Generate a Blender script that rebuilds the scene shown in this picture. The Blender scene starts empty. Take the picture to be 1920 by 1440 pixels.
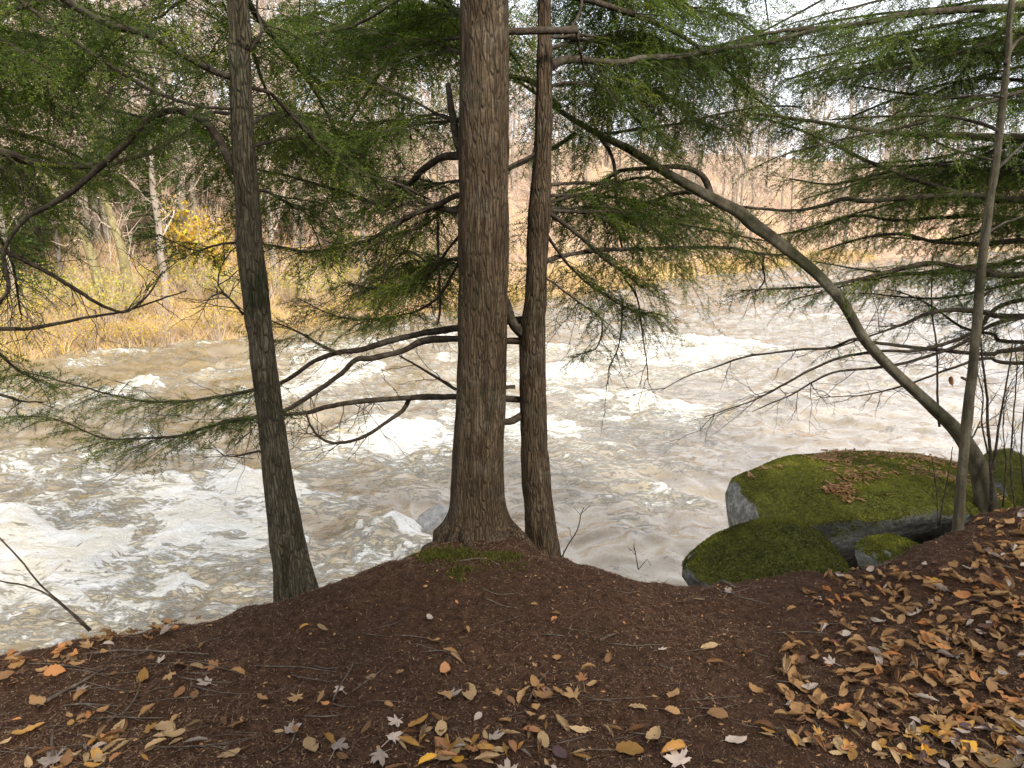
import bpy, math, random
import numpy as np
from mathutils import Vector, Matrix, Euler

random.seed(7)
R = np.random.default_rng(11)
SC = bpy.context.scene
COL = SC.collection
rad = math.radians

# ------------------------------------------------------------------ camera, sky, sun, exposure
PITCH = rad(12.6)
FPX = 1387.0                                  # focal length in pixels of the 1920-wide photograph
CAM = np.array([0.0, 0.0, 1.6])
cd = bpy.data.cameras.new('camera'); cam = bpy.data.objects.new('camera', cd); COL.objects.link(cam)
cd.sensor_width = 36.0; cd.lens = 36.0 * FPX / 1920.0; cd.clip_start = 0.05; cd.clip_end = 2000
cam.location = CAM; cam.rotation_euler = (math.pi / 2 - PITCH, 0, 0)
SC.camera = cam

SUN_EL, SUN_AZ = rad(36), rad(148)            # azimuth measured clockwise from +Y: behind the camera, to its right
W = bpy.data.worlds.new('World'); SC.world = W; W.use_nodes = True
wn = W.node_tree; wn.nodes.clear()
sky = wn.nodes.new('ShaderNodeTexSky'); sky.sky_type = 'NISHITA'; sky.sun_disc = False
sky.sun_elevation = SUN_EL; sky.sun_rotation = SUN_AZ; sky.air_density = 1.0; sky.dust_density = 2.5
tc = wn.nodes.new('ShaderNodeTexCoord')
cn = wn.nodes.new('ShaderNodeTexNoise'); cn.inputs['Scale'].default_value = 2.2; cn.inputs['Detail'].default_value = 6
wn.links.new(tc.outputs['Generated'], cn.inputs['Vector'])
cr = wn.nodes.new('ShaderNodeMapRange'); cr.inputs[1].default_value = 0.30; cr.inputs[2].default_value = 0.60
cr.inputs[3].default_value = 0.50; cr.inputs[4].default_value = 0.92
wn.links.new(cn.outputs['Fac'], cr.inputs[0])
mx = wn.nodes.new('ShaderNodeMix'); mx.data_type = 'RGBA'
wn.links.new(cr.outputs[0], mx.inputs[0]); wn.links.new(sky.outputs[0], mx.inputs[6])
mx.inputs[7].default_value = (8.6, 8.8, 9.3, 1)                      # thin bright cloud cover
bg = wn.nodes.new('ShaderNodeBackground'); bg.inputs[1].default_value = 0.12
wo = wn.nodes.new('ShaderNodeOutputWorld')
wn.links.new(mx.outputs[2], bg.inputs[0]); wn.links.new(bg.outputs[0], wo.inputs[0])

sd = bpy.data.lights.new('sun', 'SUN'); sd.energy = 3.7; sd.angle = rad(8); sd.color = (1.0, 0.93, 0.82)
so = bpy.data.objects.new('sun', sd); COL.objects.link(so)
to_sun = Vector((math.sin(SUN_AZ) * math.cos(SUN_EL), math.cos(SUN_AZ) * math.cos(SUN_EL), math.sin(SUN_EL)))
so.rotation_euler = to_sun.to_track_quat('Z', 'Y').to_euler(); so.location = to_sun * 40

SC.view_settings.view_transform = 'Standard'; SC.view_settings.look = 'None'
SC.view_settings.gamma = 1.0; SC.view_settings.use_curve_mapping = False
SC.view_settings.exposure = 1.02
SC.cycles.max_bounces = 6; SC.cycles.diffuse_bounces = 3; SC.cycles.glossy_bounces = 2; SC.cycles.transmission_bounces = 2

# ------------------------------------------------------------------ helpers
cp, sp_ = math.cos(PITCH), math.sin(PITCH)
def ray(u, v):
    a = (u - 960) / FPX; b = (v - 720) / FPX
    return np.array([a, cp - sp_ * b, -sp_ - cp * b])
def P(u, v, y):                               # a point seen at a pixel, standing at distance y
    d = ray(u, v); return CAM + d * (y / d[1])
def PZ(u, v, z):                              # a point seen at a pixel, lying at height z
    d = ray(u, v); return CAM + d * ((z - CAM[2]) / d[2])
def dep(p): return (p[1] - CAM[1]) * cp - (p[2] - CAM[2]) * sp_
def pxr(w, p): return 0.5 * w * dep(p) / FPX  # radius of something w pixels wide at p
def pix(p):
    q = np.asarray(p) - CAM; dd = q[1] * cp - q[2] * sp_; up = q[1] * sp_ + q[2] * cp
    return 960 + FPX * q[0] / dd, 720 - FPX * up / dd

def _h(ix, iy, iz, s):
    m = np.uint32
    h = (ix.astype(np.int64) * 374761393 + iy.astype(np.int64) * 668265263 + iz.astype(np.int64) * 2147483647 + s * 144665) & 0xffffffff
    h = h.astype(m); h ^= h >> m(13); h = (h * m(1274126177)); h ^= h >> m(16); h = h * m(2246822519); h ^= h >> m(15)
    return h.astype(np.float64) / 2147483648.0 - 1.0
def vn(x, y, s=0):
    x = np.asarray(x, float); y = np.asarray(y, float)
    ix = np.floor(x); iy = np.floor(y); fx = x - ix; fy = y - iy
    fx = fx * fx * fx * (fx * (fx * 6 - 15) + 10); fy = fy * fy * fy * (fy * (fy * 6 - 15) + 10)
    z = np.zeros_like(ix)
    a = _h(ix, iy, z, s); b = _h(ix + 1, iy, z, s); c = _h(ix, iy + 1, z, s); d = _h(ix + 1, iy + 1, z, s)
    return (a * (1 - fx) + b * fx) * (1 - fy) + (c * (1 - fx) + d * fx) * fy
def vn3(x, y, z, s=0):
    ix, iy, iz = np.floor(x), np.floor(y), np.floor(z); fx, fy, fz = x - ix, y - iy, z - iz
    fx = fx * fx * (3 - 2 * fx); fy = fy * fy * (3 - 2 * fy); fz = fz * fz * (3 - 2 * fz)
    r = 0
    for dx in (0, 1):
        for dy in (0, 1):
            for dz in (0, 1):
                w = (fx if dx else 1 - fx) * (fy if dy else 1 - fy) * (fz if dz else 1 - fz)
                r = r + w * _h(ix + dx, iy + dy, iz + dz, s)
    return r
def fbm(x, y, o=4, s=0, g=0.5):
    r = 0; a = 1; t = 0
    for i in range(o):
        r = r + a * vn(x * 2 ** i + 17.3 * i, y * 2 ** i - 9.1 * i, s + i); t += a; a *= g
    return r / t
def fbm3(x, y, z, o=4, s=0, g=0.5):
    r = 0; a = 1; t = 0
    for i in range(o):
        r = r + a * vn3(x * 2 ** i + 3.3 * i, y * 2 ** i, z * 2 ** i, s + i); t += a; a *= g
    return r / t
def sstep(a, b, x):
    t = np.clip((x - a) / (b - a), 0, 1); return t * t * (3 - 2 * t)
def nrm(v): return v / (np.linalg.norm(v, axis=-1, keepdims=True) + 1e-12)

def mesh_np(name, V, faces, attrs=None, smooth=True):
    V = np.asarray(V, np.float32); faces = [np.asarray(f, np.int32) for f in faces if len(f)]
    me = bpy.data.meshes.new(name)
    nl = sum(f.size for f in faces); npoly = sum(len(f) for f in faces)
    me.vertices.add(len(V)); me.loops.add(nl); me.polygons.add(npoly)
    me.vertices.foreach_set('co', V.ravel())
    me.loops.foreach_set('vertex_index', np.concatenate([f.ravel() for f in faces]))
    tot = np.concatenate([np.full(len(f), f.shape[1], np.int32) for f in faces])
    st = np.zeros(npoly, np.int32); st[1:] = np.cumsum(tot)[:-1]
    me.polygons.foreach_set('loop_start', st)
    me.polygons.foreach_set('use_smooth', np.full(npoly, smooth, bool))
    me.update(calc_edges=True)
    for k, a in (attrs or {}).items():
        a = np.asarray(a, np.float32)
        if a.ndim == 1:
            at = me.attributes.new(k, 'FLOAT', 'POINT'); at.data.foreach_set('value', a)
        else:
            at = me.attributes.new(k, 'FLOAT_COLOR', 'POINT'); at.data.foreach_set('color', np.c_[a, np.ones(len(a))].astype(np.float32).ravel())
    return me
def tag(o, label=None, cat=None, group=None, kind=None):
    if label: o['label'] = label
    if cat: o['category'] = cat
    if group: o['group'] = group
    if kind: o['kind'] = kind
    return o
def obj(name, V, faces, mat, parent=None, loc=None, attrs=None, smooth=True, kind=None):
    V = np.asarray(V, float)
    off = np.zeros(3)
    if parent is not None:
        q = parent
        while q is not None: off = off + np.array(q.location); q = q.parent
    elif loc is not None: off = np.asarray(loc, float)
    me = mesh_np(name, V - off, faces, attrs, smooth)
    o = bpy.data.objects.new(name, me); COL.objects.link(o); me.materials.append(mat)
    if parent is not None: o.parent = parent
    elif loc is not None: o.location = off
    if kind: o['kind'] = kind
    return o
def empty(name, loc, label, cat, group=None):
    o = bpy.data.objects.new(name, None); COL.objects.link(o); o.location = loc; o.empty_display_size = 0.2
    return tag(o, label, cat, group)

class Bag:                                    # gathers pieces of one mesh
    def __init__(s): s.V = []; s.T = []; s.Q = []; s.n = 0; s.A = []
    def add(s, V, tris=None, quads=None, a=None):
        V = np.asarray(V, float).reshape(-1, 3)
        if tris is not None and len(tris): s.T.append(np.asarray(tris) + s.n)
        if quads is not None and len(quads): s.Q.append(np.asarray(quads) + s.n)
        s.A.append(np.full(len(V), 0.5) if a is None else np.broadcast_to(a, (len(V),)))
        s.V.append(V); s.n += len(V)
    def out(s, name, mat, parent=None, **k):
        if not s.n: return None
        F = []
        if s.T: F.append(np.concatenate(s.T))
        if s.Q: F.append(np.concatenate(s.Q))
        return obj(name, np.concatenate(s.V), F, mat, parent, attrs={'var': np.concatenate(s.A)}, **k)

def spline(pts, step=0.05):
    p = np.asarray(pts, float)
    p = np.vstack([2 * p[0] - p[1], p, 2 * p[-1] - p[-2]])
    out = []
    for i in range(1, len(p) - 2):
        n = max(2, int(np.linalg.norm(p[i + 1, :3] - p[i, :3]) / step))
        t = np.linspace(0, 1, n, endpoint=False)[:, None]
        a, b, c, d = p[i - 1], p[i], p[i + 1], p[i + 2]
        out.append(0.5 * (2 * b + (c - a) * t + (2 * a - 5 * b + 4 * c - d) * t ** 2 + (3 * b - a - 3 * c + d) * t ** 3))
    out.append(p[-2][None]); return np.vstack(out)
def tube(path, rr, sides=8, disp=None):       # parallel-transport tube, closed at the tip
    path = np.asarray(path, float); K = len(path); T = nrm(np.gradient(path, axis=0))
    ref = np.array([0, 0, 1.0]) if abs(T[0][2]) < .8 else np.array([0, 1.0, 0])
    n = nrm(np.cross(T[0], ref)); N = [n]
    for i in range(1, K):
        n = n - T[i] * np.dot(n, T[i]); n = n / np.linalg.norm(n); N.append(n)
    N = np.array(N); B = np.cross(T, N); a = np.linspace(0, 2 * np.pi, sides, endpoint=False)
    rr = np.broadcast_to(np.asarray(rr, float), (K,))
    rad_ = rr[:, None] * np.ones((1, sides))
    dirv = N[:, None] * np.cos(a)[None, :, None] + B[:, None] * np.sin(a)[None, :, None]
    if disp is not None: rad_ = rad_ + disp(path, a, rr, dirv)
    V = path[:, None] + dirv * rad_[..., None]
    V = V.reshape(-1, 3)
    i = np.arange(K - 1)[:, None] * sides; j = np.arange(sides)[None]; j2 = (j + 1) % sides
    Q = np.stack([i + j, i + j2, i + sides + j2, i + sides + j], -1).reshape(-1, 4)
    V = np.vstack([V, path[0], path[-1]]); k0, k1 = K * sides, K * sides + 1
    jj = np.arange(sides); j2 = (jj + 1) % sides; e = (K - 1) * sides
    Tt = np.vstack([np.c_[j2, jj, np.full(sides, k0)], np.c_[e + jj, e + j2, np.full(sides, k1)]])
    return V, Tt, Q
def batch(paths, rr, sides=3):                # many thin tubes at once: (B,K,3)
    paths = np.asarray(paths, float); B_, K, _ = paths.shape
    T = nrm(np.gradient(paths, axis=1)); ref = np.where(np.abs(T[:, :1, 2:3]) < .85, np.array([0, 0, 1.0]), np.array([0, 1.0, 0]))
    N = nrm(np.cross(T, ref)); Bn = np.cross(T, N); a = np.linspace(0, 2 * np.pi, sides, endpoint=False)
    V = paths[:, :, None] + (N[:, :, None] * np.cos(a)[:, None] + Bn[:, :, None] * np.sin(a)[:, None]) * np.asarray(rr)[..., None, None]
    V = V.reshape(-1, 3)
    b = (np.arange(B_) * K * sides)[:, None, None]; i = (np.arange(K - 1) * sides)[None, :, None]; j = np.arange(sides)[None, None]; j2 = (j + 1) % sides
    Q = np.stack([b + i + j, b + i + j2, b + i + sides + j2, b + i + sides + j], -1).reshape(-1, 4)
    return V, Q

# ------------------------------------------------------------------ materials
def new_mat(name, rough=0.8, spec=0.3):
    m = bpy.data.materials.new(name); m.use_nodes = True; nt = m.node_tree
    b = nt.nodes['Principled BSDF']; b.inputs['Roughness'].default_value = rough
    b.inputs['Specular IOR Level'].default_value = spec
    return m, nt, b
def nd(nt, t, **k):
    n = nt.nodes.new(t)
    for a, b in k.items():
        if a in n.inputs: n.inputs[a].default_value = b
        else: setattr(n, a, b)
    return n
def coords(nt, scale=(1, 1, 1), rot=(0, 0, 0), kind='Object'):
    t = nd(nt, 'ShaderNodeTexCoord'); m = nd(nt, 'ShaderNodeMapping'); m.inputs['Scale'].default_value = scale; m.inputs['Rotation'].default_value = rot
    nt.links.new(t.outputs[kind], m.inputs[0]); return m.outputs[0]
def noise(nt, vec, scale, detail=4, rough=0.55, dist=0.0):
    n = nd(nt, 'ShaderNodeTexNoise'); n.inputs['Scale'].default_value = scale; n.inputs['Detail'].default_value = detail
    n.inputs['Roughness'].default_value = rough; n.inputs['Distortion'].default_value = dist
    nt.links.new(vec, n.inputs['Vector']); return n.outputs['Fac']
def ramp(nt, fac, stops):
    r = nd(nt, 'ShaderNodeValToRGB'); e = r.color_ramp.elements
    while len(e) < len(stops): e.new(0.5)
    for x, (p, c) in zip(e, stops): x.position = p; x.color = (*c, 1) if len(c) == 3 else c
    nt.links.new(fac, r.inputs[0]); return r.outputs[0]
def mixc(nt, fac, a, b, mode='MIX'):
    m = nd(nt, 'ShaderNodeMix', data_type='RGBA', blend_type=mode)
    for s, v in ((0, fac), (6, a), (7, b)):
        if hasattr(v, 'links') or isinstance(v, bpy.types.NodeSocket): nt.links.new(v, m.inputs[s])
        else: m.inputs[s].default_value = v if s == 0 else (*v, 1)
    return m.outputs[2]
def math_(nt, op, a, b=0.0, c=0.0):
    m = nd(nt, 'ShaderNodeMath', operation=op)
    for i, v in enumerate((a, b, c)):
        if isinstance(v, bpy.types.NodeSocket): nt.links.new(v, m.inputs[i])
        else: m.inputs[i].default_value = v
    return m.outputs[0]
def maprange(nt, v, a, b, c=0.0, d=1.0, smooth=True):
    m = nd(nt, 'ShaderNodeMapRange'); m.interpolation_type = 'SMOOTHSTEP' if smooth else 'LINEAR'
    nt.links.new(v, m.inputs[0])
    for i, x in enumerate((a, b, c, d)): m.inputs[i + 1].default_value = x
    return m.outputs[0]
def attr(nt, name):
    a = nd(nt, 'ShaderNodeAttribute', attribute_name=name); return a
def bump(nt, bsdf, h, strength=0.5, dist=0.01):
    b = nd(nt, 'ShaderNodeBump'); b.inputs['Strength'].default_value = strength; b.inputs['Distance'].default_value = dist
    nt.links.new(h, b.inputs['Height']); nt.links.new(b.outputs[0], bsdf.inputs['Normal'])
def setc(nt, bsdf, c): nt.links.new(c, bsdf.inputs['Base Color'])

def bark_mat(name, dark, mid, light, moss=0.0, lichen=0.2, zs=0.16, sc=26, crk=0.0):
    m, nt, b = new_mat(name, 0.9, 0.15)
    v = coords(nt, (1, 1, zs)); v2 = coords(nt)
    n1 = noise(nt, v, sc, 6, 0.62, 0.5); n2 = noise(nt, v2, 7, 4); n3 = noise(nt, v2, 70, 3); n4 = noise(nt, v2, 2.6, 4, .6, .6)
    c = ramp(nt, n1, [(0.28, dark), (0.47, mid), (0.70, light)])
    vo = nd(nt, 'ShaderNodeTexVoronoi', feature='DISTANCE_TO_EDGE'); vo.inputs['Scale'].default_value = sc * 2.3
    wd = nd(nt, 'ShaderNodeVectorMath', operation='MULTIPLY_ADD'); nn = nd(nt, 'ShaderNodeTexNoise'); nn.inputs['Scale'].default_value = 20; nt.links.new(v, nn.inputs['Vector'])
    nt.links.new(nn.outputs['Color'], wd.inputs[0]); wd.inputs[1].default_value = (.035, .035, .035); nt.links.new(v, wd.inputs[2]); nt.links.new(wd.outputs[0], vo.inputs['Vector'])
    crack = maprange(nt, vo.outputs['Distance'], 0.0, .20, 1, 0)
    if crk: c = mixc(nt, math_(nt, 'MULTIPLY', crack, crk), c, tuple(x * .7 for x in dark))
    c = mixc(nt, maprange(nt, n2, .45, .75, 0, lichen), c, (0.24, 0.22, 0.17))
    c = mixc(nt, maprange(nt, n3, .3, .7, 0, .5), c, tuple(x * .6 for x in mid))
    if moss:
        c = mixc(nt, maprange(nt, n4, .52, .66, 0, moss), c, (0.022, 0.028, 0.010))
    setc(nt, b, c)
    h = math_(nt, 'ADD', math_(nt, 'MULTIPLY', n1, 1.0), math_(nt, 'MULTIPLY', n3, 0.25))
    if crk: h = math_(nt, 'SUBTRACT', h, math_(nt, 'MULTIPLY', crack, .9))
    bump(nt, b, h, 1.0, 0.010); return m
MAT_BARK = bark_mat('hemlock_bark', (0.018, 0.012, 0.007), (0.082, 0.056, 0.033), (0.165, 0.119, 0.074), .5, .25, .14, 30, .28)
MAT_BARK2 = bark_mat('hemlock_bark_dark', (0.020, 0.016, 0.009), (0.092, 0.076, 0.046), (0.19, 0.16, 0.105), .8, .25, .17, 32, .4)
MAT_SMOOTH = bark_mat('smooth_bark', (0.030, 0.026, 0.016), (0.085, 0.072, 0.046), (0.165, 0.142, 0.098), .8, .5, .30, 14)
MAT_BRANCH = bark_mat('branch_bark', (0.016, 0.012, 0.008), (0.050, 0.038, 0.027), (0.115, 0.092, 0.068), .3, .3, 1, 30)
MAT_FARBARK = bark_mat('pale_far_bark', (0.13, 0.105, 0.08), (0.27, 0.225, 0.18), (0.44, 0.39, 0.33), .0, .3, .3, 5)
MAT_MOSSBARK = bark_mat('mossy_far_bark', (0.10, 0.08, 0.045), (0.20, 0.165, 0.075), (0.33, 0.28, 0.15), .0, .5, .3, 5)

def leaf_mat(name, stops, trans=0.35, rough=0.6):
    m, nt, b = new_mat(name, rough, 0.25)
    a = attr(nt, 'var'); c = ramp(nt, a.outputs['Fac'], stops); setc(nt, b, c)
    t = nd(nt, 'ShaderNodeBsdfTranslucent'); nt.links.new(c, t.inputs[0])
    mx_ = nd(nt, 'ShaderNodeMixShader'); mx_.inputs[0].default_value = trans
    out = nt.nodes['Material Output']; nt.links.new(b.outputs[0], mx_.inputs[1]); nt.links.new(t.outputs[0], mx_.inputs[2]); nt.links.new(mx_.outputs[0], out.inputs[0])
    return m
MAT_NEEDLE = leaf_mat('hemlock_needles', [(0, (0.026, 0.050, 0.009)), (.35, (0.080, 0.128, 0.016)), (.7, (0.165, 0.225, 0.026)), (1, (0.31, 0.35, 0.04))], .55, .55)
MAT_PINE = leaf_mat('far_evergreen', [(0, (0.055, 0.095, 0.035)), (.5, (0.105, 0.165, 0.05)), (1, (0.22, 0.27, 0.075))], .35)
MAT_YELLOW = leaf_mat('yellow_leaves', [(0, (0.42, 0.24, 0.06)), (.4, (0.60, 0.38, 0.04)), (.8, (0.66, 0.52, 0.05)), (1, (0.60, 0.58, 0.12))], .4)
MAT_GOLD = leaf_mat('golden_green_leaves', [(0, (0.42, 0.30, 0.07)), (.4, (0.56, 0.44, 0.08)), (.75, (0.46, 0.46, 0.10)), (1, (0.34, 0.40, 0.09))], .4)
MAT_BRUSH = leaf_mat('dry_brush', [(0, (0.34, 0.20, 0.09)), (.35, (0.56, 0.40, 0.18)), (.6, (0.66, 0.52, 0.27)), (.8, (0.64, 0.46, 0.08)), (1, (0.40, 0.42, 0.08))], .3)
MAT_UNDER = leaf_mat('undergrowth', [(0, (0.36, 0.22, 0.15)), (.4, (0.50, 0.37, 0.28)), (.7, (0.62, 0.52, 0.42)), (1, (0.52, 0.48, 0.26))], 0, .9)
MAT_DUFF = leaf_mat('needle_duff', [(0, (0.018, 0.010, 0.007)), (.45, (0.078, 0.040, 0.024)), (.85, (0.165, 0.095, 0.055)), (1, (0.34, 0.24, 0.14))], .0, .8)
MAT_MOSSY = leaf_mat('moss_tufts', [(0, (0.055, 0.055, 0.012)), (.5, (0.160, 0.165, 0.020)), (1, (0.33, 0.33, 0.04))], .25, .9)
MAT_TWIGFAR = leaf_mat('far_twigs', [(0, (0.30, 0.21, 0.155)), (.5, (0.46, 0.36, 0.28)), (1, (0.58, 0.49, 0.41))], 0, .9)

def ground_mat():
    m, nt, b = new_mat('forest_soil', 0.95, 0.1)
    v = coords(nt); n1 = noise(nt, v, 2.2, 5); n2 = noise(nt, v, 34, 6, .7, .4); n3 = noise(nt, v, 130, 4, .7)
    c = ramp(nt, n2, [(0.28, (0.014, 0.007, 0.004)), (0.5, (0.072, 0.036, 0.020)), (0.72, (0.150, 0.081, 0.046))])
    c = mixc(nt, maprange(nt, n1, .35, .65, 0, .55), c, mixc(nt, n3, (0.012, 0.007, 0.005), (0.085, 0.047, 0.028)))
    c = mixc(nt, maprange(nt, n3, .60, .78, 0, .6), c, (0.16, 0.10, 0.06))
    setc(nt, b, c); bump(nt, b, math_(nt, 'ADD', n2, math_(nt, 'MULTIPLY', n3, .6)), 1.0, 0.02); return m
MAT_SOIL = ground_mat()
def hill_mat():
    m, nt, b = new_mat('leafy_hillside', 0.95, 0.1)
    v = coords(nt); n1 = noise(nt, v, .22, 5); n2 = noise(nt, v, 2.5, 6, .7); n3 = noise(nt, v, 9, 4, .7)
    c = ramp(nt, n2, [(.3, (0.24, 0.140, 0.085)), (.5, (0.40, 0.265, 0.180)), (.7, (0.52, 0.40, 0.30))])
    c = mixc(nt, maprange(nt, n1, .45, .65, 0, .6), c, (0.40, 0.31, 0.16))
    c = mixc(nt, maprange(nt, n3, .55, .75, 0, .5), c, (0.16, 0.09, 0.05))
    setc(nt, b, c); bump(nt, b, n2, 1, .3); return m
MAT_HILL = hill_mat()
def rock_mat(name, moss_lo, moss_hi, wet=False):
    m, nt, b = new_mat(name, 0.85, 0.3)
    v = coords(nt); n1 = noise(nt, v, 3, 5); n2 = noise(nt, v, 18, 6, .65); n3 = noise(nt, v, 60, 4, .7)
    st = ramp(nt, n2, [(.3, (0.07, 0.075, 0.075)), (.5, (0.19, 0.195, 0.18)), (.68, (0.42, 0.43, 0.40))])
    a = attr(nt, 'var')
    mo = ramp(nt, n3, [(.3, (0.036, 0.038, 0.009)), (.5, (0.110, 0.115, 0.017)), (.72, (0.21, 0.215, 0.03))])
    mo = mixc(nt, maprange(nt, n2, .35, .65, 0, .6), mo, (0.045, 0.048, 0.012))
    if wet: mo = mixc(nt, .45, mo, (0.040, 0.046, 0.010))
    f = maprange(nt, math_(nt, 'ADD', a.outputs['Fac'], math_(nt, 'MULTIPLY', math_(nt, 'SUBTRACT', n2, .5), .9)), moss_lo, moss_hi)
    setc(nt, b, mixc(nt, f, st, mo)); bump(nt, b, math_(nt, 'ADD', n2, math_(nt, 'MULTIPLY', n3, .7)), .9, .02); return m
MAT_ROCK = rock_mat('mossy_stone', .35, .55); MAT_ROCK2 = rock_mat('dark_mossy_stone', .35, .55, True)
def wetrock():
    m, nt, b = new_mat('wet_stone', 0.25, 0.6); v = coords(nt); n = noise(nt, v, 9, 6, .65)
    setc(nt, b, ramp(nt, n, [(.3, (0.07, 0.068, 0.062)), (.55, (0.18, 0.17, 0.155)), (.75, (0.32, 0.31, 0.29))])); bump(nt, b, n, .7, .03); return m
MAT_WET = wetrock()

FLOW = nrm(np.array([-0.70, -0.714])); CROSS = np.array([-FLOW[1], FLOW[0]])
def water_mat():
    m, nt, b = new_mat('silty_river_water', 0.1, 0.5)
    b.inputs['IOR'].default_value = 1.33; b.inputs['Coat Weight'].default_value = .7; b.inputs['Coat IOR'].default_value = 1.33; b.inputs['Coat Roughness'].default_value = .06
    ang = math.atan2(FLOW[1], FLOW[0])
    v = coords(nt, (0.55, 1.35, 1), (0, 0, -ang)); vi = coords(nt)
    fo = attr(nt, 'foam').outputs['Fac']
    w1 = noise(nt, v, 1.6, 3, .5); 
    wv = nd(nt, 'ShaderNodeVectorMath', operation='ADD'); ws = nd(nt, 'ShaderNodeVectorMath', operation='SCALE')
    nc = nd(nt, 'ShaderNodeTexNoise'); nc.inputs['Scale'].default_value = 2.1; nc.inputs['Detail'].default_value = 4; nt.links.new(v, nc.inputs['Vector'])
    nt.links.new(nc.outputs['Color'], ws.inputs[0]); ws.inputs[3].default_value = 0.75
    nt.links.new(v, wv.inputs[0]); nt.links.new(ws.outputs[0], wv.inputs[1])
    lace = noise(nt, wv.outputs[0], 5.5, 8, .68, .3)
    fine = noise(nt, wv.outputs[0], 22, 5, .7, .2)
    ridge = math_(nt, 'SUBTRACT', 1.0, math_(nt, 'MULTIPLY', math_(nt, 'ABSOLUTE', math_(nt, 'SUBTRACT', lace, .5)), 5.0))  # thin foam threads
    lace2 = noise(nt, wv.outputs[0], 2.3, 6, .62, .6)
    rdg2 = math_(nt, 'SUBTRACT', 1.0, math_(nt, 'MULTIPLY', math_(nt, 'ABSOLUTE', math_(nt, 'SUBTRACT', lace2, .5)), 9.0))
    f = math_(nt, 'ADD', fo, math_(nt, 'MULTIPLY', math_(nt, 'SUBTRACT', lace, .5), 1.9))
    f = math_(nt, 'ADD', f, math_(nt, 'MULTIPLY', math_(nt, 'SUBTRACT', fine, .5), .85))
    f = math_(nt, 'ADD', f, math_(nt, 'MULTIPLY', math_(nt, 'MAXIMUM', ridge, 0.0), .20))
    f = math_(nt, 'ADD', f, math_(nt, 'MULTIPLY', math_(nt, 'MAXIMUM', rdg2, 0.0), .16))
    fm = maprange(nt, f, .50, .84)
    br = ramp(nt, w1, [(.3, (0.140, 0.102, 0.056)), (.7, (0.28, 0.226, 0.150))])
    br = mixc(nt, maprange(nt, fo, .15, .8, 0, .8), br, (0.62, 0.53, 0.32))     # air-filled water under the foam is yellowish
    wh = mixc(nt, maprange(nt, lace2, .35, .65, 0, .55), (0.74, 0.72, 0.68), (0.62, 0.54, 0.36))
    setc(nt, b, mixc(nt, fm, br, wh))
    nt.links.new(maprange(nt, fm, 0, 1, .10, .7), b.inputs['Roughness']); nt.links.new(maprange(nt, fm, 0, .6, .8, 0), b.inputs['Coat Weight'])
    rp = noise(nt, coords(nt, (1.1, .75, 1), (0, 0, -ang + .5)), 5, 4, .6, .8)
    h = math_(nt, 'ADD', math_(nt, 'MULTIPLY', rp, .42), math_(nt, 'MULTIPLY', fm, math_(nt, 'ADD', .35, math_(nt, 'MULTIPLY', fine, .8))))
    bump(nt, b, h, 1.0, .065); return m
MAT_WATER = water_mat()

def fallen_mat(name, base, vein=0.75, var=0.4):
    m, nt, b = new_mat(name, 0.75, 0.2)
    oi = nd(nt, 'ShaderNodeObjectInfo'); v = coords(nt); n = noise(nt, v, 60, 4, .6); n2 = noise(nt, v, 18, 3)
    hs = nd(nt, 'ShaderNodeHueSaturation')
    c = mixc(nt, maprange(nt, n, .35, .7, 0, .5), base, tuple(x * .55 for x in base))
    c = mixc(nt, maprange(nt, n2, .55, .75, 0, .5), c, (base[0] * .5, base[1] * .38, base[2] * .3))
    nt.links.new(c, hs.inputs['Color']); nt.links.new(maprange(nt, oi.outputs['Random'], 0, 1, 1 - var, 1 + var, False), hs.inputs['Value'])
    setc(nt, b, hs.outputs[0]); bump(nt, b, n, .4, .003); return m
LEAFC = {'tan': (0.37, 0.245, 0.125), 'ochre': (0.38, 0.20, 0.055), 'brown': (0.19, 0.095, 0.042), 'orange': (0.38, 0.18, 0.08),
         'pale grey': (0.40, 0.315, 0.255), 'dark purple-brown': (0.085, 0.05, 0.05), 'pinkish red': (0.34, 0.12, 0.09), 'golden': (0.55, 0.29, 0.04)}
MAT_LEAF = {k: fallen_mat('fallen_leaf_' + k.replace(' ', '_').replace('-', '_'), c) for k, c in LEAFC.items()}
MAT_TWIG = bark_mat('dead_twig', (0.04, 0.028, 0.02), (0.10, 0.075, 0.055), (0.22, 0.18, 0.14), 0, .4, 1, 40)
MAT_BITS = leaf_mat('leaf_litter_mix', [(0, (0.10, 0.05, 0.035)), (.25, (0.22, 0.115, 0.05)), (.55, (0.32, 0.175, 0.07)), (.85, (0.37, 0.225, 0.105)), (.95, (0.46, 0.20, 0.07)), (1, (0.40, 0.32, 0.26))], .1, .75)

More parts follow.
